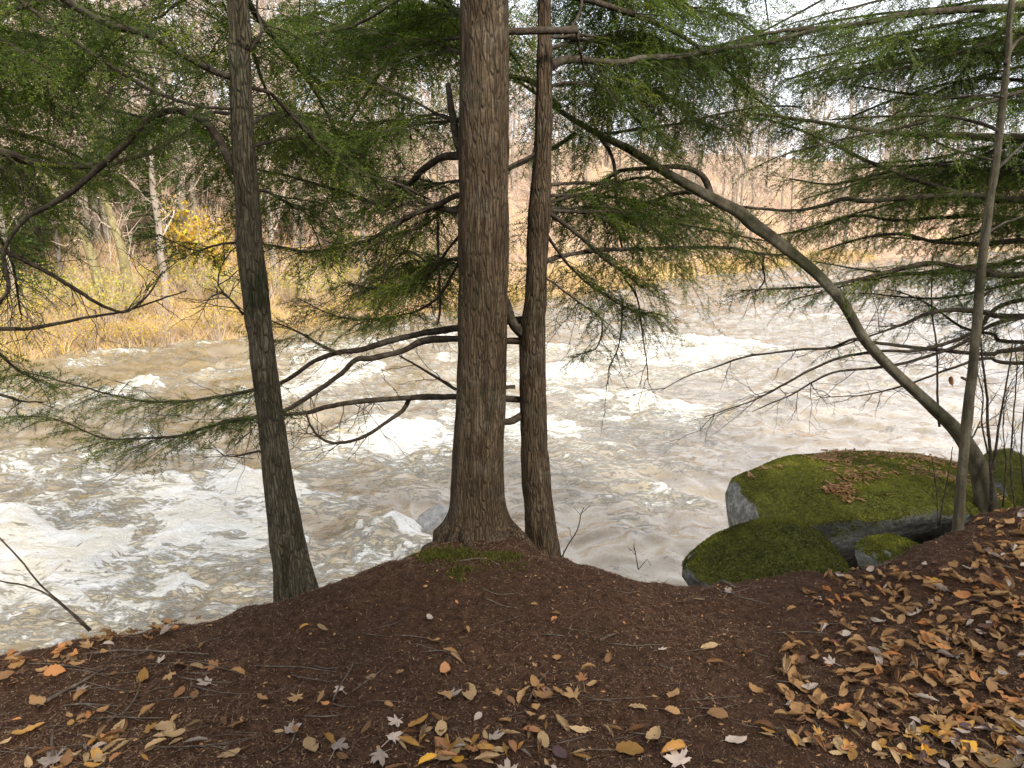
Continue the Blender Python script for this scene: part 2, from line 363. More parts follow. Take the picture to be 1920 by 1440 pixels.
# ------------------------------------------------------------------ the near bank
WATER_Z = -2.4
EDGE = np.array([(-90, -60), (-30, -14), (-10, -1.6), (-4, 1.55), (-2.9, 2.15), (-2.0, 2.62), (-1.45, 2.86), (-1.0, 3.02), (-.72, 3.27), (-.5, 3.48), (-.3, 3.62),
                 (0, 3.60), (.22, 3.46), (.5, 3.34), (.85, 3.28), (1.2, 3.34), (1.6, 3.42), (2.0, 3.56), (2.35, 3.75), (2.7, 3.95), (3.0, 4.12), (3.6, 4.45), (4.6, 5.2), (8, 8.2), (30, 25), (90, 70)], float)
def ground_z(x, y, fine=True):
    x = np.asarray(x, float); y = np.asarray(y, float)
    q = y - np.interp(x, EDGE[:, 0], EDGE[:, 1]) + 0.06 * vn(x * 2.3, y * 2.3, 5) + .03 * vn(x * 7, y * 7, 6) + .012 * vn(x * 19, y * 19, 7)
    w = .17
    z = -1.55 * (np.sqrt(q * q + w * w) + q) / 2
    z = np.maximum(z, -3.3 - .02 * q)
    ins = sstep(.9, -.3, q)
    z = z + ins * (0.085 * np.exp(-(((x + .12) / .80) ** 2 + ((y - 3.40) / .60) ** 2)) + 0.05 * np.exp(-(((x + 1.0) / .3) ** 2 + ((y - 2.95) / .3) ** 2)))
    z = z + ins * (0.05 * sstep(1.9, 3.4, x) * sstep(2.0, 4.0, y) - 0.05 * np.exp(-(((x - .75) / .5) ** 2 + ((y - 3.0) / .5) ** 2)))
    z = z + 0.035 * fbm(x * .8, y * .8, 3, 21) * sstep(14, 3, np.abs(y))
    if fine: z = z + 0.020 * fbm(x * 6, y * 6, 3, 31) + 0.007 * vn(x * 28, y * 28, 37)
    return z
def axis(lo, a, b, hi, st, out=1.35):
    m = np.arange(a, b, st); l = [a]; r = [m[-1]]; s = st
    while l[-1] > lo: s *= out; l.append(l[-1] - s)
    s = st
    while r[-1] < hi: s *= out; r.append(r[-1] + s)
    return np.concatenate([np.array(l[1:])[::-1], m, np.array(r[1:])])
def grid(xs, ys):
    X, Y = np.meshgrid(xs, ys); nx, ny = len(xs), len(ys)
    i = np.arange(ny - 1)[:, None] * nx; j = np.arange(nx - 1)[None]
    return X, Y, np.stack([i + j, i + j + 1, i + nx + j + 1, i + nx + j], -1).reshape(-1, 4)
gx, gy, gq = grid(axis(-80, -2.9, 3.9, 80, .026), axis(-70, 1.2, 5.2, 60, .026))
gz_ = ground_z(gx, gy)
g = obj('ground', np.c_[gx.ravel(), gy.ravel(), gz_.ravel()], [gq], MAT_SOIL); tag(g, 'dark brown forest floor of needle duff on the near bank', 'ground', kind='structure')
def gpt(u, v):                                # the ground point seen at a pixel
    z = 0.0
    for _ in range(6):
        p = PZ(u, v, z); z = float(ground_z(p[0], p[1]))
    return np.array([p[0], p[1], z])

# ------------------------------------------------------------------ the river
FEAT = [  # pixel of the upstream lip, length, half width, foam strength, bump height, bearing offset
    (805, 805, 2.6, 1.0, 1.05, .30, 0), (612, 905, 3.0, .75, 1.1, .26, 0), (815, 985, 2.6, .62, 1.05, .22, 10), (150, 985, 2.2, .7, 1.0, .26, 0),
    (445, 965, 1.4, .45, .85, .18, 0), (375, 1088, .8, .3, .8, .16, 0), (1290, 748, 5.5, 1.5, .95, .30, 0), (1110, 690, 4.5, 1.3, .8, .26, 0),
    (1385, 640, 8, 2.4, .95, .34, 0), (1235, 915, 1.1, .4, .7, .15, 0), (1330, 935, .9, .3, .55, .12, 0), (1110, 800, 1.6, .8, .45, .14, 0),
    (310, 725, 2.2, .8, .7, .22, 0), (180, 720, 2.0, .9, .6, .22, 0), (60, 745, 2.5, 1, .5, .2, 0), (480, 860, 3.5, 1.3, .62, .16, 0), (300, 890, 2.6, 1, .55, .16, 0),
    (700, 690, 3, 1.2, .55, .2, 0), (960, 640, 6, 2.0, .6, .25, 0), (1560, 600, 8, 2.5, .5, .25, 0), (1750, 560, 14, 4, .5, .3, 0), (1700, 690, 3, 1, .4, .16, 0),
    (560, 1010, 2.0, .6, .6, .14, 0), (240, 1010, 1.5, .6, .5, .14, 0), (1000, 770, 2.0, .6, .6, .16, 0), (840, 880, 1.2, .3, .3, .12, 0)]
def water_fields(x, y):
    a = x * FLOW[0] + y * FLOW[1]; c = x * CROSS[0] + y * CROSS[1]
    wa = fbm(a * .7, c * .7, 3, 61) * .6; wc = fbm(a * .7 + 40, c * .7, 3, 62) * .6
    a2, c2 = a + wa, c + wc
    dist = np.hypot(x, y)
    turb = .55 + .45 * sstep(.35, -.3, x / np.maximum(y, 1)) + .25 * fbm(a * .25, c * .3, 2, 70)
    r1 = 1 - np.abs(fbm(a2 * .55, c2 * .40, 2, 63)) * 2.2
    r2 = 1 - np.abs(fbm(a2 * 1.5, c2 * 1.0, 3, 64)) * 2.0
    h = .10 * r1 * turb + .055 * r2 * turb + .035 * fbm(a2 * 3.2, c2 * 2.4, 4, 65) * (.7 + .6 * turb)
    r3 = 1 - np.abs(fbm(a2 * 2.6 + 7, c2 * 1.7, 3, 68)) * 2.3
    h = h + .058 * r3 * (.8 + .4 * turb) * np.clip(dist / 14, .6, 2.0)
    foam = .16 * turb * sstep(.35, .9, r1) + .16 * turb * sstep(.45, .95, r2) + .30 * fbm(a * .3, c * .65, 4, 66) * turb - .06
    foam = foam + .08 * sstep(.3, -.4, x / np.maximum(y, 1))
    for k, (u, v, L, hw, st, bh, br) in enumerate(FEAT):
        p = PZ(u, v, WATER_Z); s_ = (x - p[0]) * FLOW[0] + (y - p[1]) * FLOW[1]; n = (x - p[0]) * CROSS[0] + (y - p[1]) * CROSS[1]
        sc_ = L / 2.5
        s_ = s_ + sc_ * (.35 * vn(n * 1.3 / sc_ + k * 7, s_ * .5 / sc_, 80 + k) + .12 * vn(n * 5 / sc_ + k * 7, s_ * 2, 81 + k)) - .35 * n * n / max(hw, .3) / sc_ * .4
        wid = hw * (1 + .35 * np.clip(s_ / L, 0, 1.5))
        gn = np.exp(-(n / wid) ** 2)
        on = sstep(-.06 * sc_, .16 * sc_, s_)
        f = .64 * st * on * gn ** .7 * np.exp(-np.maximum(s_, 0) / L * 1.2) * (1 + .75 * fbm(a2 * 2.6 / sc_ ** .5, c2 * 2.6 / sc_ ** .5, 4, 90 + k))
        foam = foam * (1 - .6 * gn * sstep(-1.6 * sc_, -.2 * sc_, s_) * (1 - on)) + f      # smooth tongue above the lip
        h = h * (1 - .55 * gn * sstep(-1.6 * sc_, -.3 * sc_, s_) * (1 - on))
        h = h + .40 * bh * gn ** .6 * (1 + .8 * fbm(a * 1.4, c * 1.4, 3, 93)) * (-.75 * np.exp(-((s_ + .12 * sc_) / (.38 * sc_)) ** 2) + 1.0 * np.exp(-((s_ - .5 * sc_) / (.45 * sc_)) ** 2) * (1 + .5 * vn(a * 3, c * 3, 95)) - .35 * np.exp(-((s_ - 1.3 * sc_) / (.4 * sc_)) ** 2) + .35 * np.exp(-((s_ - 2.0 * sc_) / (.4 * sc_)) ** 2))
    h = h + .075 * np.clip(foam, 0, 1) * fbm(a2 * 4, c2 * 4, 4, 99)
    return h, np.clip(foam, 0, 1.3)
NR, NC = 440, 420
yy = 3.0 * (160 / 3.0) ** (np.linspace(0, 1, NR) ** 1.0)
wt = np.linspace(-1, 1, NC)
WX = wt[None] * (yy * .92 + 4)[:, None] + (yy * .05)[:, None]; WY = np.repeat(yy[:, None], NC, 1) 
hh, ff = water_fields(WX, WY)
i = np.arange(NR - 1)[:, None] * NC; j = np.arange(NC - 1)[None]
wq = np.stack([i + j, i + j + 1, i + NC + j + 1, i + NC + j], -1).reshape(-1, 4)
o = obj('river', np.c_[WX.ravel(), WY.ravel(), (WATER_Z + hh).ravel()], [wq], MAT_WATER, attrs={'foam': ff.ravel()})
tag(o, 'muddy brown river in spate with white foaming rapids', 'river', kind='structure')

# ------------------------------------------------------------------ the far bank and its slope
FAR = spline(np.array([(-75, -38), (-40, -5), (-22, 11.5), (-14, 19.9), (-6, 27.2), (5, 41), (18, 57.5), (42, 79), (72, 98), (120, 118), (220, 140)], float), 1.0)
FT = nrm(np.gradient(FAR, axis=0)); FN = np.c_[-FT[:, 1], FT[:, 0]]
FAR_S = np.concatenate([[0], np.cumsum(np.linalg.norm(np.diff(FAR, axis=0), axis=1))])
def far_pt(s, d):
    p = np.c_[np.interp(s, FAR_S, FAR[:, 0]), np.interp(s, FAR_S, FAR[:, 1])]
    n = np.c_[np.interp(s, FAR_S, FN[:, 0]), np.interp(s, FAR_S, FN[:, 1])]
    return p + n * np.asarray(d)[:, None]
def hill_h(s, d):
    x0 = np.interp(s, FAR_S, FAR[:, 0])
    cap = np.interp(x0, [-40, -10, 5, 18, 42, 72, 120], [17, 17, 17, 17, 18, 18, 16])
    wob = .35 * vn(s * .45, d * .1, 41)
    dd = d + wob
    z = WATER_Z - .7 + 1.05 * sstep(-1.0, 1.0, dd) + .10 * np.clip(dd, 0, 9) + .0 * dd
    up = np.clip(dd - 7, 0, None)
    z = z + cap * (1 - np.exp(-up * .58 / cap)) * 1.0
    return z + .5 * fbm(s * .12, d * .12, 3, 43) * sstep(2, 10, d) + .10 * vn(s * 1.3, d * 1.3, 44)
hs = np.arange(0, FAR_S[-1], 1.1); hd = np.concatenate([np.arange(-3, 12, .6), np.arange(12, 45, 1.5), np.arange(45, 140, 8)])
HS, HD = np.meshgrid(hs, hd); fp = far_pt(HS.ravel(), HD.ravel()); hz = hill_h(HS.ravel(), HD.ravel())
_, _, hq = grid(hs, hd)
o = obj('hillside', np.c_[fp, hz], [hq], MAT_HILL); tag(o, 'wooded far slope covered with orange brown fallen leaves', 'hillside', kind='structure')
def far_at(u, d, want='s'):                   # arc position on the far bank behind image column u, d metres from the water
    a = (u - 960) / FPX
    ss = np.arange(20, FAR_S[-1] - 5, .4); q = far_pt(ss, np.full(len(ss), d)); rr_ = q[:, 0] / np.maximum(q[:, 1], .1) - a * 1.0
    ok = q[:, 1] > 5
    k = np.argmin(np.where(ok, np.abs(rr_), 9)); return ss[k]
def far3(s, d):
    p = far_pt(np.array([s]), np.array([d]))[0]; return np.array([p[0], p[1], float(hill_h(np.array([s]), np.array([d]))[0])])

def zone(u):
    if u < 440: return 'left of the left hemlock'
    if u < 870: return 'between left and middle hemlocks'
    if u < 1060: return 'behind the middle pair'
    if u < 1400: return 'just right of the middle pair'
    return 'behind the arching trunk'
# bare broadleaf trees: a few individuals, then copies of each thing and its parts
def bare_tree_meshes(seed, H, r0, lean=0.0, nlimb=14, crown=1.0):
    r = np.random.default_rng(seed); tk = Bag(); cr_ = Bag()
    n = 14; z = np.linspace(-.3, H, n); dx = lean * z + .25 * np.cumsum(r.normal(0, .22, n)); dy = .2 * np.cumsum(r.normal(0, .22, n)); dx -= dx[0]; dy -= dy[0]
    path = np.c_[dx, dy, z]; path = spline(path, .5); rr_ = r0 * (1 - np.linspace(0, 1, len(path)) * .85)
    V, T, Q = tube(path, rr_, 7); tk.add(V, T, Q)
    P2, R2, A2 = [], [], []
    for k in range(nlimb):
        t = .22 + .78 * (k + r.random()) / nlimb; q = path[int(t * (len(path) - 1))]; az = r.random() * 6.28; L = crown * H * (.30 - .18 * t) * r.uniform(.7, 1.3)
        d = nrm(np.array([math.cos(az), math.sin(az), r.uniform(.35, 1.1)])); tt = np.linspace(0, 1, 6)[:, None]
        lp = q + d * L * tt + np.array([0, 0, .25 * L]) * tt ** 2 + np.r_[[[0, 0, 0]], r.normal(0, .06 * L, (5, 3))]
        P2.append(lp); R2.append(np.linspace(r0 * .28 * (1 - .5 * t), .012, 6))
        for m in range(7):
            a = lp[r.integers(1, 6)]; d2 = nrm(d * .7 + r.normal(0, .6, 3) + np.array([0, 0, .35])); L2 = L * r.uniform(.25, .6)
            l2 = a + d2 * L2 * tt + np.r_[[[0, 0, 0]], r.normal(0, .07 * L2, (5, 3))]
            P2.append(l2); R2.append(np.linspace(.022, .009, 6))
            for w in range(5):
                b = l2[r.integers(1, 6)]; d3 = nrm(d2 * .8 + r.normal(0, .6, 3)); L3 = L2 * r.uniform(.3, .7)
                P2.append(b + d3 * L3 * tt + np.r_[[[0, 0, 0]], r.normal(0, .05 * L3, (5, 3))]); R2.append(np.linspace(.014, .006, 6))
    V, Q = batch(np.array(P2), np.array(R2), 3); cr_.add(V, None, Q, np.repeat(r.random(len(P2)), 18))
    return tk, cr_
BARE = []
for k in range(6):
    tk, cr_ = bare_tree_meshes(100 + k, [13, 15, 11, 14, 9, 12][k], [.17, .20, .13, .15, .09, .12][k], [0, .03, -.05, .02, .08, -.02][k])
    BARE.append((mesh_np('trunk', np.concatenate(tk.V), [np.concatenate(tk.T), np.concatenate(tk.Q)]), mesh_np('crown', np.concatenate(cr_.V), [np.concatenate(cr_.Q)], {'var': np.concatenate(cr_.A)})))
    BARE[-1][0].materials.append(MAT_FARBARK); BARE[-1][1].materials.append(MAT_TWIGFAR)
def place(name, parts, loc, rz, sc, label, cat, group=None):
    e = empty(name, loc, label, cat, group); e.rotation_euler = (0, 0, rz); e.scale = (sc, sc, sc)
    for nm, me, kind in parts:
        c = bpy.data.objects.new(nm, me); COL.objects.link(c); c.parent = e
        if kind: c['kind'] = kind
    return e
def bare_tree(k, p, rz, sc, label, group=None): return place('bare_tree', [('trunk', BARE[k][0], None), ('crown', BARE[k][1], None)], p, rz, sc, label, 'tree', group)
named = [(312, 4.0, 3, 1.0, 'thick pale grey tree trunk right of the two leaning mossy trunks across the river'), (520, 5.0, 3, .9, 'slim pale trunk beside the yellow shrubs just right of the left hemlock'),
         (1265, 6.0, 3, .85, 'pale white barked tree seen below the arching trunk on the far slope'), (1340, 9.0, 0, .8, 'slanting pale tree right of the white barked one on the far slope'),
         (560, 9, 2, 1.1, 'slender bare tree behind the yellow shrubs on the far bank')]
for u, d, k, s_, lb in named: bare_tree(k, far3(far_at(u, d), d), 1.3 * k, s_, lb)
rr = np.random.default_rng(5); cnt = 0
for tries in range(1200):
    u = rr.uniform(-250, 2150); d = 3 + 38 * rr.random() ** 1.25
    s = far_at(u, d); p = far3(s, d)
    if p[1] < 8 or cnt >= 270: continue
    if d < 9 and u < 860 and rr.random() < .72: continue
    cnt += 1
    hi = 'low on the far bank' if d < 9 else 'midway up the far slope' if d < 20 else 'high on the far slope'
    lb = f'slim bare tree {hi}, {zone(u)}'
    bare_tree(rr.integers(0, 6), p, rr.random() * 6.28, rr.uniform(.65, 1.15) * (1 if u < 1350 else 1.15), lb, f'bare trees {hi}, {zone(u)}')
# two leaning mossy trunks at the left
for (u0, v0, u1, v1, lb, w) in [(205, 515, 120, 395, 'leaning yellow mossy trunk on the far bank at the left', 22), (250, 535, 205, 400, 'grey mossy trunk leaning left beside the yellow mossy one', 22)]:
    s = far_at(u0, 3.5); b = far3(s, 3.5); yb = b[1]
    pts = [b - np.array([0, 0, .2]), P(u0 + (u1 - u0) * .5, v0 + (v1 - v0) * .5, yb), P(u1, v1, yb + .4), P(u1 + (u1 - u0) * .7, v1 - 110, yb + .8), P(u1 + (u1 - u0) * 1.1, v1 - 260, yb + 1.2)]
    e = empty('leaning_tree', b, lb, 'tree'); path = spline(pts, .3)
    V, T, Q = tube(path, np.linspace(pxr(w, b), .05, len(path)), 8); obj('trunk', V, [T, Q], MAT_MOSSBARK, e)
    PB, RB = [], []
    for k in range(40):
        q = path[rr.integers(len(path) // 3, len(path))]; d = nrm(rr.normal(0, 1, 3) + np.array([0, 0, .6])); L = rr.uniform(.6, 2.0); tt = np.linspace(0, 1, 6)[:, None]
        PB.append(q + d * L * tt + np.r_[[[0, 0, 0]], rr.normal(0, .08, (5, 3))]); RB.append(np.linspace(.025, .004, 6))
    V, Q = batch(PB, RB, 3); obj('crown', V, [Q], MAT_TWIGFAR, e, attrs={'var': np.full(len(V), .5)})

# far evergreens
def evergreen_meshes(seed, H, rb, n=130, per=60, size=.16):
    r = np.random.default_rng(seed); tk = Bag(); fo = Bag()
    path = np.c_[.1 * np.cumsum(r.normal(0, .3, 10)), .1 * np.cumsum(r.normal(0, .3, 10)), np.linspace(-.3, H, 10)]
    V, T, Q = tube(path, np.linspace(H * .014, .02, 10), 7); tk.add(V, T, Q)
    PB, RB = [], []
    for k in range(n):
        t = .12 + .88 * (k + r.random()) / n; z = t * H; az = r.random() * 6.28; L = rb * (1.02 - t) ** .8 * r.uniform(.6, 1.15) + .15
        d = np.array([math.cos(az), math.sin(az), 0]); sd_ = np.array([-d[1], d[0], 0])
        base = np.array([np.interp(z, path[:, 2], path[:, 0]), np.interp(z, path[:, 2], path[:, 1]), z])
        tt = np.linspace(0, 1, 5)[:, None]; PB.append(base + d * L * tt + np.array([0, 0, .12 * L]) * tt - np.array([0, 0, .30 * L]) * tt ** 2); RB.append(np.linspace(.022, .006, 5))
        m = int(per * (.35 + L / rb)); u = r.random(m) ** .7; c = base + d * (L * u)[:, None] + sd_ * (r.normal(0, .22, m) * L * (1.15 - u))[:, None]
        c[:, 2] += .12 * L * u - .30 * L * u * u + r.normal(0, .05, m) * 1.2
        a1 = nrm(d + sd_ * r.normal(0, .8, m)[:, None] + r.normal(0, .3, (m, 3))); a2 = nrm(np.cross(a1, r.normal(0, .4, (m, 3)) + np.array([0, 0, 1.0])))
        ss = size * r.uniform(.6, 1.5, m)[:, None]; V = np.stack([c - a2 * ss * .22, c + a2 * ss * .22, c + a1 * ss], 1).reshape(-1, 3)
        fo.add(V, np.arange(3 * m).reshape(-1, 3), None, np.repeat(np.clip(r.normal(.45, .2, m) + r.normal(0, .12), 0, 1), 3))
    V, Q = batch(np.array(PB), np.array(RB), 3); tk.add(V, None, Q)
    a = mesh_np('trunk', np.concatenate(tk.V), [np.concatenate(tk.T), np.concatenate(tk.Q)]); b = mesh_np('foliage', np.concatenate(fo.V), [np.concatenate(fo.T)], {'var': np.concatenate(fo.A)}, False)
    a.materials.append(MAT_BRANCH); b.materials.append(MAT_PINE); return a, b
EVER = [evergreen_meshes(200, 11, 2.4), evergreen_meshes(201, 8, 2.0), evergreen_meshes(202, 14, 2.8), evergreen_meshes(203, 5, 1.5, 80)]
def evergreen(k, p, rz, sc, label, group=None): return place('evergreen_tree', [('trunk', EVER[k][0], None), ('foliage', EVER[k][1], 'stuff')], p, rz, sc, label, 'tree', group)
for i_, (u, d, k, s_) in enumerate([(30, 6, 3, 1.0), (95, 9, 1, .9), (-120, 7, 0, 1), (330, 17, 0, 1.0), (400, 12, 1, .85), (575, 15, 2, 1), (655, 7, 3, .95), (700, 18, 2, 1), (760, 13, 0, 1), (820, 22, 2, 1), (620, 26, 2, 1.1),
                                    (1000, 20, 0, 1.1), (1070, 24, 2, 1.1), (1130, 26, 2, 1.2), (1190, 22, 0, 1.2), (1250, 30, 2, 1.2), (1330, 30, 2, 1), (1500, 26, 0, 1.1), (250, 22, 2, 1), (160, 25, 2, 1), (480, 24, 2, 1), (900, 28, 2, 1.1), (60, 14, 0, 1.0), (210, 12, 1, 1.0), (300, 9, 3, 1.1), (540, 10, 1, 1.0), (640, 11, 1, .9), (1290, 12, 1, .9), (1420, 20, 0, 1.1), (1570, 24, 2, 1.0), (1650, 18, 0, 1.0), (1740, 26, 2, 1.1), (1860, 20, 0, 1.1)]):
    side = zone(u) + (', high up' if d > 17 else ', low down')
    evergreen(k, far3(far_at(u, d), d), i_ * 1.7, s_, 'green conifer on the far slope, ' + side, 'conifers on the far slope, ' + side)
for i_, u in enumerate([1770, 1800, 1830, 1862, 1895, 1930]):
    evergreen([1, 0, 3][i_ % 3], far3(far_at(u, 4 + (i_ % 2) * 3), 4 + (i_ % 2) * 3), i_ * 2.1, .55 + .1 * (i_ % 3), 'dark conifer at the far upstream bend of the river', 'conifers at the upstream bend')

# yellow shrubs
def shrub_meshes(seed, h, w, leaves, size=.05, stems=26):
    r = np.random.default_rng(seed); st = Bag(); lf = Bag(); PB, RB = [], []
    tt = np.linspace(0, 1, 6)[:, None]
    for k in range(stems):
        az = r.random() * 6.28; sp = r.random() ** .6; e = np.array([math.cos(az) * sp * w, math.sin(az) * sp * w, h * r.uniform(.55, 1.05)]); b = np.array([e[0] * .15, e[1] * .15, -.1])
        pth = b + (e - b) * tt; pth[:, 2] += .15 * h * np.sin(tt[:, 0] * 3.1); pth[1:] += r.normal(0, .03, (5, 3)); PB.append(pth); RB.append(np.linspace(.012, .003, 6))
        for m in range(4):
            a = pth[r.integers(2, 6)]; d = nrm(r.normal(0, 1, 3) + np.array([0, 0, .5])); PB.append(a + d * h * .25 * r.random() * tt); RB.append(np.linspace(.005, .002, 6))
    PB = np.array(PB); V, Q = batch(PB, np.array(RB), 3); st.add(V, None, Q)
    pk = PB[r.integers(0, len(PB), leaves), r.integers(2, 6, leaves)] + r.normal(0, .07, (leaves, 3)); a1 = nrm(r.normal(0, 1, (leaves, 3))); a2 = nrm(np.cross(a1, r.normal(0, 1, (leaves, 3)))); ss = size * r.uniform(.6, 1.4, leaves)[:, None]
    V = np.stack([pk, pk + a1 * ss * .5 + a2 * ss * .35, pk + a1 * ss, pk + a1 * ss * .5 - a2 * ss * .35], 1).reshape(-1, 3)
    lf.add(V, None, np.arange(4 * leaves).reshape(-1, 4), np.repeat(r.random(leaves), 4))
    a = mesh_np('stems', np.concatenate(st.V), [np.concatenate(st.Q)], {'var': np.concatenate(st.A)}); b = mesh_np('leaves', np.concatenate(lf.V), [np.concatenate(lf.Q)], {'var': np.concatenate(lf.A)}, False)
    a.materials.append(MAT_TWIGFAR); b.materials.append(MAT_YELLOW); return a, b
SHR = [shrub_meshes(300, 1.0, .8, 520), shrub_meshes(301, 1.5, .9, 420, .06), shrub_meshes(302, 3.2, 1.1, 1500, .13), shrub_meshes(303, .8, .9, 260, .045), shrub_meshes(304, 1.9, 1.3, 1500, .06, 40), shrub_meshes(305, 1.6, 1.4, 1300, .06, 44)]
for k_ in (4, 5): SHR[k_][1].materials[0] = MAT_GOLD
def shrub(k, p, rz, sc, label, group=None): return place('shrub', [('stems', SHR[k][0], None), ('leaves', SHR[k][1], 'stuff')], p, rz, sc, label, 'shrub', group)
for u, d, k, s_, lb in [(375, 6, 2, 1.0, 'bright yellow shrub left of the left hemlock trunk on the far bank'), (425, 5, 2, .8, 'yellow shrub close behind the left hemlock trunk on the far bank'), (560, 6, 1, 1.3, 'yellow shrub just right of the left hemlock trunk on the far bank')]:
    shrub(k, far3(far_at(u, d), d), u, s_, lb)
for k_, u in enumerate(np.linspace(-60, 760, 17)):
    d = 1.2 + 4.2 * ((k_ * .618) % 1); shrub([4, 5, 4, 1][k_ % 4], far3(far_at(u, d), d), k_ * 1.9, .75 + .45 * ((k_ * .37) % 1), 'tall golden green bush on the far bank', 'tall bushes on the far bank, ' + zone(u))
for u in np.r_[np.linspace(-150, 500, 26), np.linspace(530, 1480, 34)]:
    d = rr.uniform(.05, .9); k = [0, 3, 0, 1][rr.integers(0, 4)]
    shrub(k, far3(far_at(u + rr.uniform(-10, 10), d), d), rr.random() * 6, rr.uniform(.6, 1.05), 'low yellow shrub at the far water edge, ' + zone(u), 'shrubs along the far water edge, ' + zone(u))

# dry brush on the far bank: too many stalks to count
nb = 44000
s0, s1 = far_at(-300, 2), far_at(1600, 2)
u_ = rr.random(nb) ** 1.5; bs = s0 + (s1 - s0) * u_; bd = .1 + 12 * rr.random(nb) ** 1.6
q = far_pt(bs, bd); z = hill_h(bs, bd); b0 = np.c_[q, z - .03]
clump = fbm(q[:, 0] * .6, q[:, 1] * .6, 3, 51)
ht = (.55 + .5 * clump) * rr.uniform(.35, 1.3, nb) * (1.1 - .045 * bd); ht = np.clip(ht, .12, 1.5)
az = rr.random(nb) * 6.28; ln = rr.uniform(.05, .75, nb); lean_ = np.c_[np.cos(az) * ln, np.sin(az) * ln, np.ones(nb)]; wv_ = np.c_[np.sin(az + .7), np.cos(az + .7), np.zeros(nb)] * rr.uniform(.006, .016, nb)[:, None]
mid = b0 + lean_ * (ht * .55)[:, None]; tip = b0 + lean_ * ht[:, None] * np.array([1.5, 1.5, .92])
V = np.stack([b0 - wv_, b0 + wv_, mid + wv_ * .8, mid - wv_ * .8, tip], 1).reshape(-1, 3); k5 = np.arange(nb)[:, None] * 5
hue = fbm(q[:, 0] * .35 + 9, q[:, 1] * .35, 3, 53); va = np.clip(.40 + .35 * hue + rr.normal(0, .16, nb) + .22 * np.exp(-bd * 1.3), 0, 1)
o = obj('dry_brush', V, [k5 + np.array([[2, 3, 4]]), k5 + np.array([[0, 1, 2, 3]])], MAT_BRUSH, attrs={'var': np.repeat(va, 5)}, smooth=False)
tag(o, 'tangle of dry tan grass and weed stalks covering the far bank', 'brush', kind='stuff')

# leafless undergrowth on the slope above: saplings and brambles beyond counting
nu = 42000
us = s0 + (far_at(2100, 8) - s0) * rr.random(nu) ** 1.15; ud = 3 + 44 * rr.random(nu) ** 1.2; q = far_pt(us, ud); b0 = np.c_[q, hill_h(us, ud) - .05]
pt_ = sstep(-.25, .45, fbm(q[:, 0] * .16, q[:, 1] * .16, 3, 59)); ht = rr.uniform(.4, 1.2, nu) * (.35 + .9 * pt_) * np.where(rr.random(nu) < .16, rr.uniform(2, 4.5, nu), 1.0); az = rr.random(nu) * 6.28; ln = rr.uniform(.05, .6, nu); up_ = np.c_[np.cos(az) * ln, np.sin(az) * ln, np.ones(nu)] * ht[:, None]
wv_ = np.c_[np.ones(nu), np.zeros(nu), np.zeros(nu)] * rr.uniform(.006, .018, nu)[:, None] * (1 + ud[:, None] * .015)
sdv = np.c_[np.cos(az * 3), np.sin(az * 3), rr.uniform(.2, 1, nu)] * (ht * .4)[:, None]; md = b0 + up_ * .5
V = np.stack([b0 - wv_, b0 + wv_, b0 + up_, md - wv_ * .6, md + wv_ * .6, md + sdv], 1).reshape(-1, 3)
va = np.clip(.5 + .4 * fbm(q[:, 0] * .2, q[:, 1] * .2, 3, 57) + rr.normal(0, .2, nu), 0, 1)
o = obj('undergrowth', V, [np.arange(6 * nu).reshape(-1, 3)], MAT_UNDER, attrs={'var': np.repeat(va, 6)}, smooth=False)
tag(o, 'leafless tan and pinkish undergrowth covering the far wooded slope', 'undergrowth', kind='stuff')

# ------------------------------------------------------------------ near trees
def bark_disp(amp, kc, kz, seed, flare=None):
    def f(path, a, rr_, dirv):
        x = dirv[..., 0]; y = dirv[..., 1]; z = path[:, 2][:, None] + 0 * x; k = rr_[:, None] * kc
        fur = np.abs(fbm3(x * k, y * k, z * kz, 3, seed)); pl = fbm3(x * k * .5, y * k * .5, z * 9, 3, seed + 9)
        d = amp * (np.clip(fur * 2.4, 0, 1) - .7) + amp * .5 * pl + rr_[:, None] * .06 * vn3(x * 1.3 + seed, y * 1.3, z * 1.7, seed + 4)
        if flare is not None: d = d + flare(a, z, rr_)
        return d
    return f
def trunk_path(cols, y, dy=0.0, ztop=11.0, lean=(0, 0)):
    pts = []
    for k, (u, v, w) in enumerate(cols):
        p = P(u, v, y + dy * k / (len(cols) - 1)); pts.append([*p, pxr(w, p)])
    a, b = np.array(pts[-1]), np.array(pts[-2]); 
    z = a[2]; n = 5
    for k in range(1, n + 1):
        f = k / n; zz = z + (ztop - z) * f
        pts.append([a[0] + lean[0] * (zz - z), a[1] + lean[1] * (zz - z), zz, a[3] * (1 - .9 * f)])
    q = spline(np.array(pts), .028); k = np.argmax(q[:, 2] > 4.2); return np.vstack([q[:k], q[k::6], q[-1:]])

class Tree:
    def __init__(s, base, label, seed, bark=None, name='hemlock_tree'):
        s.root = empty(name, base, label, 'tree'); s.r = np.random.default_rng(seed)
        s.bark = bark or MAT_BRANCH
    def trunk(s, path, sides=64, disp=None, mat=None):
        s.path = path; V, T, Q = tube(path[:, :3], path[:, 3], sides, disp); return obj('trunk', V, [T, Q], mat, s.root)

